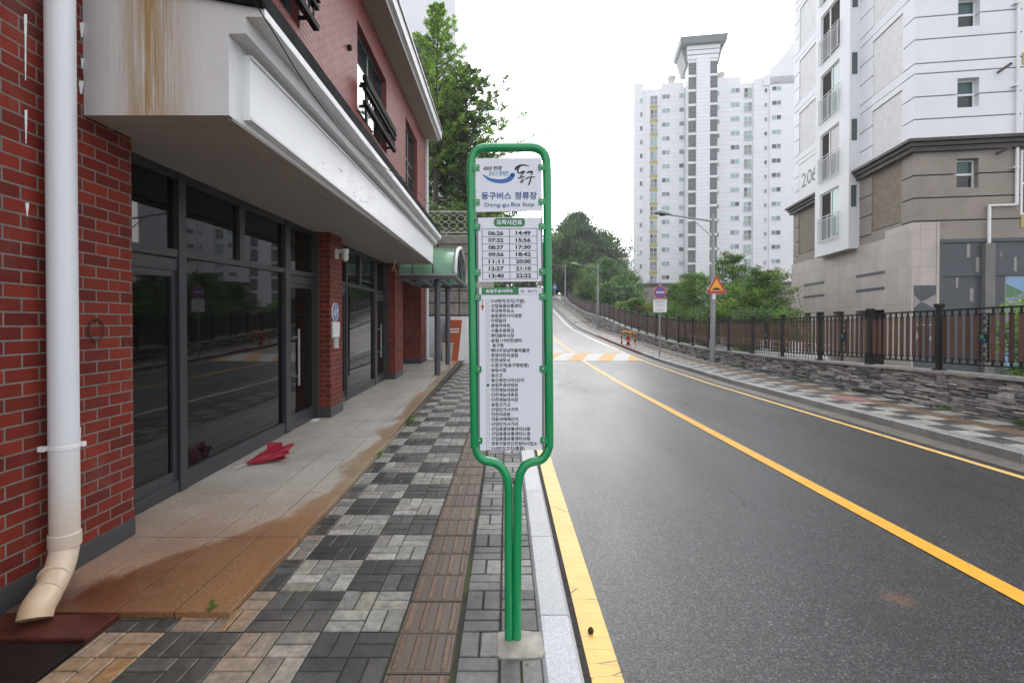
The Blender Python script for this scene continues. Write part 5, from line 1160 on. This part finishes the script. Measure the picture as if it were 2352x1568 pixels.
mb.prism([pc_+Vector((x,0,z)) for x, z in [(a*.01, b*.01) for a, b in rrect(-hw*100,-hh*100,hw*100,hh*100,4)]][::-1], (0,.008,0), 0)
rr = random.Random(6)
for k in range(8):
    z = hh-.055-k*.062; 
    if k == 5: continue
    w_ = (.235,.19,.21,.18,.225,0,.17,.19)[k]; x = -w_; t_ = .016 if k == 0 else .010
    while x < w_: L_ = rr.uniform(.016,.03); mb.prism([pc_+Vector((a,-.0025,b)) for a, b in ((x,z-t_),(min(x+L_,w_),z-t_),(min(x+L_,w_),z+t_),(x,z+t_))], (0,.0015,0), 1); x += L_+rr.choice([.008,.008,.02])
mb.build('text_plate', [m_wt, M('plate_print', (.16,.17,.24), .5)], NS)
# far pedestrian crossing sign
Yx = 76; c_ = at(1274, 658.5, Yx); XSg = empty('crossing_sign', (c_.x, Yx, zs(Yx)), 'small blue triangular crossing sign on a pale pole at the top of the slope', 'traffic sign')
mb = MB(); mb.tube([(c_.x,Yx+.05,zs(Yx)),(c_.x,Yx+.05,c_.z+.3)], .045, 8); mb.build('pole', m_steel, XSg)
mb = MB(); tri(mb, c_, 1.0, .95, Yx, 0, .04); tri(mb, (c_.x,0,c_.z), .45, .5, Yx-.01, 1, .02); mb.box(c_.x-.03,c_.x+.03,Yx-.02,Yx-.012,c_.z-.2,c_.z+.15,2); mb.build('face', [m_sblue, m_wt, m_sblk], XSg)
# hydrant between two hoop guards
Yh = 27.0; hb = at(1443, 790, Yh); hz_ = zs(Yh); sc_ = (1457-1430)/F*Yh/.62
HY = empty('fire_hydrant', (hb.x, Yh+.05, hz_), 'small red fire hydrant standing between striped hoop guards', 'hydrant'); mb = MB()
mb.lathe((0,0,0), [(.12,0),(.12,.04),(.08,.05),(.075,.38),(.10,.39),(.10,.44),(.085,.50),(.04,.54),(.035,.58)], 16); mb.lathe((0,0,.3), [(.045,-.15),(.045,.15)], 10, ax=(1,0,0)); mb.lathe((0,-.07,.26), [(.06,0),(.06,.07)], 10, ax=(0,-1,0)); mb.build('body', M('hydrant_red', (.45,.02,.015), .4), HY, local=True, smooth=True)
m_gy, m_gb = M('guard_yellow', (.80,.36,.015), .4), M('guard_black', (.015,.014,.013), .5)
def hoop(x, y, w, label):
    G = empty('hoop_guard', (x, y, zs(y)), label, 'guard rail', 'striped hoop guards round the hydrant'); mb = MB()
    P_ = smooth_path([(-w,0,0),(-w,0,.2),(-w,0,.4),(-w,0,.53),(-w*.8,0,.63),(-w*.4,0,.68),(0,0,.685),(w*.4,0,.68),(w*.8,0,.63),(w,0,.53),(w,0,.4),(w,0,.2),(w,0,0)], 4)
    for i in range(0, len(P_)-1, 3): mb.tube(P_[i:min(i+4, len(P_))], .04, 10, 1 if (i//3) % 2 == 0 and (i < 15 or i > len(P_)-16) else 0, cap=False)
    mb.build('hoop', [m_gy, m_gb], G, local=True, smooth=True)
hoop(hb.x+.10, Yh-.28, .20, 'yellow and black hoop guard in front of the red hydrant'); hoop(hb.x-.06, Yh+.42, .20, 'yellow and black hoop guard behind the red hydrant')
# ================================================================== block retaining wall, railing, entrance canopy, leaning boards
Yr = 19.2
def m_block():
    t = NT('concrete_block'); x, y, z = t.sep(); b = t.n('TexBrick'); b.offset = .0; t.link(t.comb(t.math('ADD', x, y), z), b.inputs['Vector'])
    for k, v in (('Scale',1),('Mortar Size',.026),('Mortar Smooth',.3),('Bias',0),('Brick Width',.82),('Row Height',.47)): b.inputs[k].default_value = v
    t.link((.36,.335,.30), b.inputs['Color1']); t.link((.29,.27,.24), b.inputs['Color2']); t.link((.035,.032,.028), b.inputs['Mortar'])
    c = t.mix(1.0, b.outputs['Color'], t.ramp(t.noise(2.6, 7, rough=.75), [(.3,.55),(.68,1.2)]), 'MULTIPLY')
    t.bump(t.math('ADD', t.math('MULTIPLY', b.outputs['Fac'], -1.0), t.math('MULTIPLY', t.noise(9, 6), .7)), .8, .04); return t.set(c, .85)
zc_ = at(1000, 560, Yr).z; xr2 = at(1076, 700, Yr).x
RW = empty('retaining_wall', (xr2-2, Yr, 0), 'tall weathered concrete block retaining wall beyond the end of the shops', 'wall')
mb = MB(); mb.hexa([(-16,Yr,-.5),(xr2,Yr,-.5),(xr2+.25,Yr+30,-.5),(-16,Yr+30,-.5),(-16,Yr,zc_),(xr2,Yr,zc_),(xr2+.25,Yr+30,zc_+1.5),(-16,Yr+30,zc_+1.5)]); mb.build('blockwork', m_block(), RW)
mb = MB(); zt2_ = at(1000, 542, Yr).z; mb.hexa([(-16,Yr-.06,zc_),(xr2+.06,Yr-.06,zc_),(xr2+.31,Yr+30,zc_+1.5),(-16,Yr+30,zc_+1.5),(-16,Yr-.06,zt2_),(xr2+.06,Yr-.06,zt2_),(xr2+.31,Yr+30,zt2_+1.5),(-16,Yr+30,zt2_+1.5)]); mb.build('coping', M('mossy_coping', (.27,.26,.22), .85, .25, 4, .5, 30, dirt=.6, dcol=(.09,.10,.03)), RW)
mb = MB(); zl_ = [at(1000, v, Yr+.1).z for v in (486, 534, 539.5)]; x0, x1 = -8.5, xr2
for z, r in ((zl_[0],.022),(zl_[1],.02),(zl_[2]-.03,.02)): mb.tube([(x0,Yr+.1,z),(x1,Yr+.1,z)], r, 8)
x = x0; p_ = .30
while x < x1:
    for s in (1, -1):
        pts = [(x+p_/2+s*(p_/2*.86*(1 if math.sin(w) > .35 else -1 if math.sin(w) < -.35 else math.sin(w)/.35)), Yr+.1+(.012*s), zl_[1]+(zl_[0]-zl_[1])*f) for f, w in zip(np.linspace(0,1,13), np.linspace(-math.pi/2, 2.5*math.pi, 13))]
        mb.tube(pts, .010, 5)
    x += p_
mb.tube([(x1-.02,Yr+.1,zt2_-.01),(x1-.02,Yr+.1,zl_[0])], .025, 8); mb.tube([(-4.9,Yr+.1,zt2_-.01),(-4.9,Yr+.1,zl_[0])], .025, 8)
tag(mb.build('lattice_railing', M('railing_white', (.6,.58,.56), .5, .15, 12)), 'cream lattice railing on top of the block retaining wall', 'railing')
# green barrel canopy
EC = empty('entrance_canopy', (-2.2, 15.2, .17), 'green translucent barrel canopy on grey steel posts over the shop entrance', 'canopy')
y0, y1 = 13.3, 16.75; zb = at(1045, 632.5, y0).z; xr3, xl3 = at(1045, 632.5, y0).x, -3.0; rise = 3.73-zb
arc = lambda f: ((y0+y1)/2-(y1-y0)/2*math.cos(math.pi*f), zb+.05+rise*math.sin(math.pi*f)**.85)
t = NT('green_polycarbonate'); t.b.inputs['Transmission Weight'].default_value = .2; m_poly = t.set((.30,.56,.39,1), .13, 0, .6, .4)
mb = MB(); n = 22
for k in range(n):
    a, b = arc(k/n), arc((k+1)/n); mb.hexa([(xl3,a[0],a[1]),(xr3-.02,a[0],a[1]),(xr3-.02,b[0],b[1]),(xl3,b[0],b[1]),(xl3,a[0],a[1]+.012),(xr3-.02,a[0],a[1]+.012),(xr3-.02,b[0],b[1]+.012),(xl3,b[0],b[1]+.012)])
mb.build('curved_roof', m_poly, EC, smooth=True)
mb = MB(); cen = [(xr3, *arc(k/n)) for k in range(n+1)]
for xq_ in (xr3,): mb.tube([(xq_, *arc(k/n)) for k in range(n+1)], .06, 8, 1)
for xq_ in (-1.95, -2.5): mb.tube([(xq_, arc(k/n)[0], arc(k/n)[1]-.03) for k in range(n+1)], .025, 6, 0)
mb.box(xl3, xr3+.05, y0-.06, y0+.05, zb-.10, zb+.02, 0); mb.box(xl3, xr3+.05, y0-.065, y0-.06, zb+.0, zb+.035, 1); mb.box(xl3, xr3+.05, y1-.05, y1+.06, zb-.10, zb+.02, 0)
for x in (xr3-.05, -1.9, -2.45, -2.95): mb.box(x, x+.1, y0+.05, y1-.05, zb-.09, zb+.0, 0)
ym = (y0+y1)/2; mb.bar((xr3,ym,zb),(xr3,ym,zb+rise*.98),.05,.05,0)
for s in (-1, 1): mb.bar((xr3,ym,zb+.02),(xr3,ym+s*.95,zb+rise*.80),.05,.05,0)
mb.build('frame', [m_dgrey, m_steel], EC)
pA, pB_ = onZ(1005, 861, zp(13.6)), onZ(1035.7, 831, zp(17.2))
for i, (x, y, r) in enumerate(((pA.x, pA.y, .082), (pB_.x, min(pB_.y, y1-.02), .078))):
    mb = MB(); mb.tube([(x,y,zp(y)-.01),(x,y,zb-.04)], r, 18); mb.lathe((x,y,zb-.3), [(r,0),(r*1.18,.01),(r*1.18,.2),(r,.21)], 18); mb.build('post', m_dgrey, EC, smooth=True)
# boards and sheets leaning at the retaining wall
Yb = 18.75; mb = MB(); a, b = at(984, 727, Yb), at(1078, 727, Yb); zl0 = zp(18)
mb.box(a.x, b.x, Yb, Yb+.03, .0, at(1000,727,Yb).z); mb.box(b.x-.55, b.x-.54, Yb-.005, Yb, .02, 1.78); mb.box(b.x-.54, b.x, Yb-.005, Yb, 1.0, 1.02)
tag(mb.build('white_board', m_board), 'wide white board propped against the block retaining wall', 'board')
mb = MB(); a = at(1013, 729, Yb-.1); mb.hexa([(a.x,Yb-.35,zl0),(a.x+.36,Yb-.35,zl0),(a.x+.36,Yb-.31,zl0),(a.x,Yb-.31,zl0),(a.x,Yb-.08,a.z),(a.x+.36,Yb-.08,a.z),(a.x+.36,Yb-.04,a.z),(a.x,Yb-.04,a.z)]); tag(mb.build('grey_sheet', M('grey_sheet', S(160,162,168), .5)), 'narrow grey sheet leaning beside the orange cabinet', 'sheet')
oc_ = at(1037, 735, Yb-.25); CB = empty('orange_cabinet', (oc_.x, Yb-.5, zl0), 'leaning orange cabinet with white sides by the retaining wall', 'cabinet'); mb = MB(); w = .27; l = .16
F_ = lambda x, y, z: (oc_.x+x+l*z/1.75, Yb-.62+y+.25*z/1.75, zl0+z)
H_ = oc_.z-zl0
mb.hexa([F_(-w,0,0),F_(w,0,0),F_(w,.3,0),F_(-w,.3,0),F_(-w,0,H_),F_(w,0,H_),F_(w,.3,H_),F_(-w,.3,H_)]); mb.build('body', M('cabinet_orange', (.42,.075,.02), .45, .08), CB)
mb = MB(); mb.hexa([F_(w+.003,-.01,0),F_(w+.18,-.01,0),F_(w+.18,.3,0),F_(w+.003,.3,0),F_(w+.003,-.01,H_+.02),F_(w+.18,-.01,H_+.02),F_(w+.18,.3,H_+.02),F_(w+.003,.3,H_+.02)]); mb.build('side_panel', m_white, CB)
mb = MB()
for z in (1.12, 1.02): mb.hexa([F_(-w-.01,-.012,z),F_(w*.75,-.012,z),F_(w*.75,-.002,z),F_(-w-.01,-.002,z),F_(-w-.01,-.012,z+.05),F_(w*.75,-.012,z+.05),F_(w*.75,-.002,z+.05),F_(-w-.01,-.002,z+.05)])
mb.build('white_stripe', m_wt, CB)
mb = MB(); b_ = onZ(1022, 832, zl0); x, y = b_.x, 17.9
mb.loft([(x-.15,y,zl0),(x+.13,y,zl0),(x+.13,y+.25,zl0),(x-.15,y+.25,zl0)],[(x-.2,y-.04,zl0+.62),(x+.22,y-.04,zl0+.62),(x+.22,y+.29,zl0+.62),(x-.2,y+.29,zl0+.62)]); mb.box(x-.22,x+.24,y-.06,y+.31,zl0+.62,zl0+.645)
tag(mb.build('plastic_bin', M('bin_cream', S(196,190,178), .5, .06)), 'cream tapered bin standing behind the grey canopy posts', 'bin')
# ================================================================== vegetation
def leaf_mat(name, trans=.35, rough=.5):
    t = NT(name); c = t.attr(); t.set(c, rough, 0, .4)
    tr = t.n('BsdfTranslucent'); t.link(t.mix(1.0, c, (1.3,1.5,.6,1), 'MULTIPLY'), tr.inputs['Color']); m = t.n('MixShader'); m.inputs[0].default_value = trans
    t.t.links.new(t.b.outputs[0], m.inputs[1]); t.t.links.new(tr.outputs[0], m.inputs[2]); t.t.links.new(m.outputs[0], t.t.nodes['Material Output'].inputs['Surface']); return t.mat
m_leaf = leaf_mat('leaf'); m_bark = M('bark', (.055,.045,.036), .9, .35, 9, .8, 25)
def leaf_mesh(name, P_, N_, size, cols, parent, seed, asp=.55):
    rg = np.random.default_rng(seed); n = len(P_)
    N_ = N_/np.linalg.norm(N_, axis=1, keepdims=True); T = rg.normal(size=(n,3)); T -= N_*np.sum(T*N_, 1, keepdims=True); T /= np.linalg.norm(T, axis=1, keepdims=True); Bt = np.cross(N_, T)
    s = size*rg.uniform(.6, 1.35, (n,1)); v = np.empty((n,4,3)); v[:,0] = P_-T*s*.5; v[:,1] = P_+Bt*s*asp*.5+N_*s*.06; v[:,2] = P_+T*s*.5; v[:,3] = P_-Bt*s*asp*.5+N_*s*.06
    off = np.zeros(3); q = parent
    while q is not None: off += np.array(q.location); q = q.parent
    me = bpy.data.meshes.new(name); me.vertices.add(n*4); me.vertices.foreach_set('co', (v-off).ravel()); me.loops.add(n*4); me.loops.foreach_set('vertex_index', np.arange(n*4, dtype=np.int32)); me.polygons.add(n); me.polygons.foreach_set('loop_start', np.arange(0, n*4, 4, dtype=np.int32)); me.polygons.foreach_set('loop_total', np.full(n, 4, dtype=np.int32)); me.update(calc_edges=True)
    a = me.attributes.new('Col', 'FLOAT_COLOR', 'FACE'); c = np.ones((n,4), dtype=np.float32); c[:,:3] = np.clip(cols, 0, 1); a.data.foreach_set('color', c.ravel()); me.materials.append(m_leaf)
    o = bpy.data.objects.new(name, me); COL.objects.link(o); o.parent = parent; return o
def tree(name, label, base, H, crown0, Lf, nb, nleaf, leaf, pal, seed, up=.35, trunk=.14, lean=(0,0), spread=.16, droop=0.0, group=None, cat='tree', fill=0, twig=False):
    rg = np.random.default_rng(seed); T = empty(name, base, label, cat, group); base = np.array(base, float); top = base+np.array([lean[0],lean[1],H])
    mb = MB(); ax = [base+(top-base)*f+np.array([math.sin(f*5+seed)*.06*H*.2, math.cos(f*4+seed)*.05*H*.2, 0])*f for f in np.linspace(0,1,9)]; mb.tube([tuple(p) for p in ax], [max(.012, trunk*(1-f)**.8) for f in np.linspace(0,1,9)], 9)
    axis = lambda f: np.array([np.interp(f, np.linspace(0,1,9), [p[i] for p in ax]) for i in range(3)])
    Pt, Nt, Ct = [], [], []; pal = np.array(pal)
    per = max(4, nleaf//nb)
    for b in range(nb):
        f = crown0+(1-crown0)*((b+rg.random())/nb); h = (f-crown0)/(1-crown0); L = Lf(h)*rg.uniform(.6,1.12); azm = b*2.399+rg.uniform(-.5,.5); st = axis(f); e = up+rg.normal(0,.15)
        d = np.array([math.cos(azm), math.sin(azm), e]); mid = st+d*L*.5; en = st+d*L+np.array([0,0,-droop*L])
        if L > .15: mb.tube([tuple(st), tuple(mid), tuple(en)], [max(.010,trunk*.35*(1-f*.7)), max(.008,trunk*.2*(1-f*.7)), .008], 5)
        tone = pal[rg.integers(len(pal))]*rg.uniform(.75,1.25); nt_ = 5
        for k in range(nt_):
            u_ = .22+.78*(k+rg.random())/nt_; p0 = (st*(1-u_)**2+2*u_*(1-u_)*mid+u_*u_*en); sd_ = rg.normal(size=3); sd_[2] = abs(sd_[2])*.6+.1; sd_ /= np.linalg.norm(sd_); tl = L*rg.uniform(.14,.32)*(1.15-u_*.5)*(.7 if twig else 1)+.06
            if twig and L > .5: mb.tube([tuple(p0), tuple(p0+sd_*tl)], [.011,.007], 3, cap=False)
            m_ = max(2, per//nt_); r = rg.random((m_,1)); q = p0+sd_*tl*r+rg.normal(size=(m_,3))*spread*(.35+.4*L**.5)*np.array([1,1,.75]); Pt.append(q); nn = rg.normal(size=(m_,3)); nn[:,2] += .55; Nt.append(nn); Ct.append(np.clip(1.35*tone*rg.uniform(.65,1.35,(m_,1))*(.85+.3*rg.random((m_,1))), 0, 1))
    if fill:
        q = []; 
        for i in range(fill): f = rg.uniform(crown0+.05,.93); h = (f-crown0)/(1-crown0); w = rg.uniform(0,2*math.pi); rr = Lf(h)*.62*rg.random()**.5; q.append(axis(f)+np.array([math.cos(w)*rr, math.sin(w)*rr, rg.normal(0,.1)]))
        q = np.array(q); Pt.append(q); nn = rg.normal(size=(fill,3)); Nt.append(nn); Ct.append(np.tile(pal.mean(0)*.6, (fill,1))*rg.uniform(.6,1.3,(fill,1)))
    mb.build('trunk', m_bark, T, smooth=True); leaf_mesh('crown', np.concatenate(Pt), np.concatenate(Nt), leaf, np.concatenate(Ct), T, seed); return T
GINK = [(.16,.255,.045),(.13,.215,.04),(.20,.30,.06),(.10,.165,.035)]; DK = [(.065,.098,.056),(.080,.118,.062),(.052,.080,.050),(.095,.13,.065)]; MID = [(.10,.165,.045),(.08,.14,.042),(.13,.20,.055),(.065,.115,.042)]; BRT = [(.15,.225,.05),(.12,.19,.045),(.18,.25,.065)]; BLU = [(.09,.13,.09),(.075,.11,.075),(.11,.15,.105)]; PIN = [(.085,.155,.065),(.07,.125,.06),(.11,.18,.075)]
zT = zt2_
# trees above the block retaining wall
def onY(u, v, Y): p = at(u, v, Y); return (p.x, p.y, p.z)
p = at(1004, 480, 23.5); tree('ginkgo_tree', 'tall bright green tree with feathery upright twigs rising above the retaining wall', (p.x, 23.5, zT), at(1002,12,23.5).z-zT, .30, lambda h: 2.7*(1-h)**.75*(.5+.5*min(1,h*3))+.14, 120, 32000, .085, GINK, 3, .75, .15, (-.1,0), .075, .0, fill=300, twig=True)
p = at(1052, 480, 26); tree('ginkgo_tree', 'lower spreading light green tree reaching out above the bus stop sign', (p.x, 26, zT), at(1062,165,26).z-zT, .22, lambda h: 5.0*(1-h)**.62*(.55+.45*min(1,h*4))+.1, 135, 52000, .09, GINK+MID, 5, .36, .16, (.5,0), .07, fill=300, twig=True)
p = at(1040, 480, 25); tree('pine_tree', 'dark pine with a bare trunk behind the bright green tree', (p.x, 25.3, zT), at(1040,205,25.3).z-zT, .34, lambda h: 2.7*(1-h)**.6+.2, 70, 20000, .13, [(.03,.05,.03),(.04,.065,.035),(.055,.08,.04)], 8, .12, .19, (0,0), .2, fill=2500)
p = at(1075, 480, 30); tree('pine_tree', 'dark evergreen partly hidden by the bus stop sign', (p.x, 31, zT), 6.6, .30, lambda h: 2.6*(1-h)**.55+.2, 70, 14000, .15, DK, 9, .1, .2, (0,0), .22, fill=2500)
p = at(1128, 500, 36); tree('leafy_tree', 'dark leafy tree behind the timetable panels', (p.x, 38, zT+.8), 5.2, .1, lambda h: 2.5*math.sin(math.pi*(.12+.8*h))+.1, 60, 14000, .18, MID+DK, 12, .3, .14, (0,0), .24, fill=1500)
for i, (u, y, h) in enumerate(((965,22.6,2.2),(1000,22.2,1.5),(1060,22.4,1.7))): tree('shrub', ['dark shrub behind the lattice railing near the downpipe','low shrub behind the lattice railing between the tree trunks','shrub behind the lattice railing beside the green sign tube'][i], onY(u,500,y)[:2]+(zT,), h, .05, lambda q: .9*math.sin(math.pi*(.2+.7*q)), 30, 4500, .10, DK+MID, 40+i, .5, .04, spread=.2, cat='shrub', fill=500)
# hillside trees closing the road
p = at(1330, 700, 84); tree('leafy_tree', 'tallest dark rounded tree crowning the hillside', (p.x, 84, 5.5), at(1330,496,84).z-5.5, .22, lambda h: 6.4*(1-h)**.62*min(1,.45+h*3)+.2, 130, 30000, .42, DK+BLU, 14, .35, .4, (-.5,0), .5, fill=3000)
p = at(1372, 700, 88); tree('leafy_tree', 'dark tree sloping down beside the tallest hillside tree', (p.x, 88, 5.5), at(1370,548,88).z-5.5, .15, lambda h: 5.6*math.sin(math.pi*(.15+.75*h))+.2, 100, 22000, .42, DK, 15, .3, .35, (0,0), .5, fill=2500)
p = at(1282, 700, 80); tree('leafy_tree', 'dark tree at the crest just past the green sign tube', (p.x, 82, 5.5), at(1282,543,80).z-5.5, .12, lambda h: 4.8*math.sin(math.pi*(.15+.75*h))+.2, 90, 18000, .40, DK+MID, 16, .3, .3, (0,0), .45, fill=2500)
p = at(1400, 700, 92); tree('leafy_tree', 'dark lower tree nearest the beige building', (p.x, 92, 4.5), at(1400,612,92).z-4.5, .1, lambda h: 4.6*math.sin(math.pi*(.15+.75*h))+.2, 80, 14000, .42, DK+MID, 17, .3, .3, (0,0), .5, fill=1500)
hill = [(1262,100,612),(1300,104,590),(1336,84,592),(1362,76,612),(1392,70,600),(1425,64,640),(1322,82,640),(1356,66,640),(1398,56,655),(1440,72,630),(1440,54,664)]
hl = ['pale pine at the crest of the road','broad green pine behind the farthest lamp','bushy pine below the tallest hillside tree','green pine just beyond the middle lamp head','light green tree above the bend of the fence','mid green tree close to the tower block corner','low dark pine behind the upper fence','low pine behind the bend of the fence','dark bushy tree behind the fence near the hydrant','tree at the foot of the beige building','rounded tree touching the tower block edge']
for i, (u, y, v) in enumerate(hill):
    p = at(u, 700, y); g0 = zhill(p.x, y)-.3; H = at(u, v, y).z-g0
    tree('hillside_tree', hl[i], (p.x, y, g0), H, .08, lambda h, H=H, R_=min(4.2, H*.42, max(1.2, (p.x-8.6)/1.05)): R_*math.sin(math.pi*(.18+.74*h))+.1, 85, 15000, .27, [PIN,MID,PIN+BLU,MID][i % 4], 50+i, .25, .2, (0,0), .36, .1, 'trees on the hillside behind the fence', fill=1800)
for i, (x, y, h) in enumerate(((-6.5,80,9),(-1.5,86,9.5),(3.5,95,10),(-4,60,7),(-3.2,52,5))): tree('hillside_tree', ['dark tree far up the slope behind the route panel','tree at the end of the road behind the sign','broad tree beyond the crossing sign','tree above the bank behind the sign tube','bushy tree on the bank beside the road'][i], (x, y, 5.5), h, .05, lambda q: 4.2*math.sin(math.pi*(.18+.74*q))+.1, 70, 11000, .40, MID+DK, 70+i, .25, .25, (0,0), .45, group='trees on the hillside behind the fence', fill=1500)
# garden trees between the fence and the buildings
def gtree(name, label, u, y, vtop, r, nb, nl, leaf, pal, seed, up, c0=.3, droop=.05, sp=.15, g=-.3, fl=900):
    p = at(u, 700, y); H = at(u, vtop, y).z-g; r = min(r, (p.x-8.5)/1.08); return tree(name, label, (p.x, y, g), H, c0, lambda h: r*(math.sin(math.pi*(.16+.78*h))**.8)*(1-.25*h)+.1, nb, nl, leaf, pal, seed, up, .10, (0,0), sp, droop, fill=fl)
gtree('maple_tree', 'layered dark green tree behind the nearest lamp post', 1597, 30.0, 632, 2.2, 54, 13000, .10, MID, 21, .12)
gtree('maple_tree', 'taller open tree with layered sprays left of the apartment block', 1682, 27.5, 590, 2.5, 40, 11000, .11, MID+DK, 22, .16)
gtree('maple_tree', 'bright green bushy tree beside the tiled base of the apartment block', 1748, 24.5, 628, 2.05, 70, 16000, .10, BRT+MID, 23, .15)
gtree('maple_tree', 'full green tree between the amber warning sign and the tiled base', 1703, 23.5, 662, 2.0, 60, 13000, .09, MID+BRT, 24, .15)
gtree('maple_tree', 'dark tree behind the round no parking sign', 1556, 35, 655, 2.0, 50, 11000, .11, DK+MID, 25, .15)
gtree('maple_tree', 'reddish tinged tree in front of the tower block base', 1458, 43, 690, 1.8, 50, 9000, .13, MID+[(.14,.09,.04)], 26, .2)
gtree('maple_tree', 'low yellow green tree over the fence near the hydrant', 1424, 48, 697, 1.6, 45, 8000, .14, BRT, 27, .2)
gtree('maple_tree', 'small dense tree at the foot of the tower block', 1492, 44, 700, 2.2, 45, 8000, .15, MID+BRT, 28, .2)
for i, (u, y, vt) in enumerate(((1578,27.0,728),(1640,24.0,722),(1735,20.0,722),(1793,19.6,728))):
    p = at(u, 760, y); tree('shrub', ['low dark shrub behind the fence by the no parking sign','low dark shrub behind the nearest lamp post','low shrub behind the fence below the bright tree','low shrub behind the fence at the tiled corner'][i], (p.x, y, -.1), at(u,vt,y).z+.1, .02, lambda q: 1.2*math.sin(math.pi*(.25+.6*q)), 34, 6500, .09, DK+MID, 80+i, .4, .03, spread=.2, cat='shrub', fill=600)
rg_ = random.Random(3)
for i in range(9):
    x, y = 9.1 + (i % 3)*.75, 4.6 + i*.62; tree('hedge_bush', ['leafy hedge bush behind the nearest pickets, outermost toward the camera','leafy hedge bush second from the near end behind the pickets','leafy hedge bush third from the near end, set back from the pickets','leafy hedge bush fourth along behind the pickets','leafy hedge bush in the middle of the row','leafy hedge bush sixth along, set back near the mosaic','leafy hedge bush seventh along, close to the pickets','leafy hedge bush next to last before the tiled corner','leafy hedge bush at the tiled corner end of the row'][i], (x, y, .25), rg_.uniform(1.5,1.8), .02, lambda q: .75*math.sin(math.pi*(.22+.62*q)), 30, 4200, .075, MID+BRT+[(.16,.24,.06)], 90+i, .45, .02, spread=.17, group='hedge bushes behind the picket fence', cat='bush', fill=300)
# weeds in the joints
def weed(x, y, z, r, n, label, seed, pal=BRT, h=.09):
    rg = np.random.default_rng(seed); W_ = empty('weed', (x, y, z), label, 'weed', 'weeds in the pavement joints'); P_ = []; N_ = []
    a = rg.uniform(0, 2*math.pi, n); q = rg.random(n)**.6*r; P_ = np.stack([x+np.cos(a)*q*.7, y+np.sin(a)*q*1.5, z+rg.random(n)*h*(1-q/r*.6)+.008], 1); N_ = rg.normal(size=(n,3)); N_[:,2] += .8
    c = np.array(pal)[rg.integers(len(pal), size=n)]*rg.uniform(.8,1.3,(n,1)); leaf_mesh('leaves', P_, N_, .045 if r < .2 else .06, c, W_, seed, .45)
for i, (u, v, r, n, lb) in enumerate(((932,968,.17,320,'leafy green weed growing at the terrace step'),(908,985,.05,40,'thin weed sprouting just before the leafy one on the step'),(1040,853,.10,60,'weed at the far end of the terrace step'),(1030,868,.08,40,'small weed below the far grey post'),(870,1050,.04,26,'tiny weed in the step joint beside the checker paving'))):
    p = onZ(u, v, .0); weed(p.x+.02, p.y, .0, r, n, lb, 100+i)
p = onZ(850, 1425, .0); weed(onZ(495,1402,0).x, onZ(495,1402,0).y-.03, 0, .018, 10, 'tiny clover sprig at the terrace corner', 110)
for i, (y, r) in enumerate(((7.6,.10),(8.9,.12),(11.2,.08),(13.4,.15),(17,.2),(20,.2),(25,.3))): weed(XW-.08, y, zs(y), r, 60 if i else 90, ['weed patch at the foot of the stone wall nearest the camera','second weed patch along the stone wall foot','small weed tuft under the stone wall coping post','weed patch by the wall before the lamp','weed patch at the lamp base','weed patch past the lamp','weed patch by the wall near the hydrant'][i], 120+i, MID, .07)
# small litter
p = onZ(1357, 1447, zr(2.5)+.02); mb = MB(); mb.lathe(p, [(.004,-.018),(.012,-.014),(.016,-.004),(.015,.006),(.009,.016),(.003,.02)], 9, ax=(.2,.9,.3)); tag(mb.build('pine_cone', M('cone_brown', (.03,.018,.012), .8, .4, 90, .8, 200), smooth=True), 'dark little pine cone lying on the yellow edge line', 'pine cone')
p = onZ(722, 966, zp(7.3)+.004); mb = MB(); mb.poly([(p.x-.05,p.y-.06,p.z),(p.x+.06,p.y-.05,p.z),(p.x+.05,p.y+.12,p.z+.012),(p.x-.06,p.y+.10,p.z+.006)]); mb.prism([(p.x-.05,p.y-.06,p.z),(p.x+.06,p.y-.05,p.z),(p.x+.05,p.y+.12,p.z+.012),(p.x-.06,p.y+.10,p.z+.006)], (0,0,.006)); tag(mb.build('paper_scrap', m_paper), 'scrap of white paper on the terrace by the door post', 'paper')
rl_ = random.Random(77); m_dead = M('dead_leaf', (.10,.05,.025), .8, .4, 30)
mb = MB()
for i in range(130):
    if i < 90: x, y = rl_.uniform(.35,.402), rl_.uniform(1.7,9); z = zr(y)+.012
    else: x, y = rl_.uniform(-1.5,.16), rl_.uniform(1.7,5); z = .004
    s = rl_.uniform(.004,.016); a = rl_.uniform(0,6.3); dx, dy = math.cos(a)*s, math.sin(a)*s
    mb.poly([(x-dx,y-dy,z),(x+dy*.3,y-dx*.3,z+.003),(x+dx,y+dy,z+.001),(x-dy*.3,y+dx*.3,z+.003)])
tag(mb.build('leaf_litter', m_dead), None, None, None, 'stuff'); bpy.data.objects['leaf_litter']['label'] = 'scattered dead leaf bits along the kerb seam'; bpy.data.objects['leaf_litter']['category'] = 'litter'

# ================================================================== rain haze over the whole place
mb = MB(); mb.box(-130, 130, -45, 195, -2.6, 54)
hz_m = bpy.data.materials.new('haze'); hz_m.use_nodes = True; ht = hz_m.node_tree; ht.nodes.clear()
vo = ht.nodes.new('ShaderNodeVolumePrincipled'); vo.inputs['Color'].default_value = (.95,.97,1,1); vo.inputs['Density'].default_value = .0009; vo.inputs['Anisotropy'].default_value = .2
om = ht.nodes.new('ShaderNodeOutputMaterial'); ht.links.new(vo.outputs[0], om.inputs['Volume'])
hzo = mb.build('haze', hz_m); hzo['kind'] = 'stuff'; hzo['label'] = 'thin pale rain haze filling the street'; hzo['category'] = 'haze'
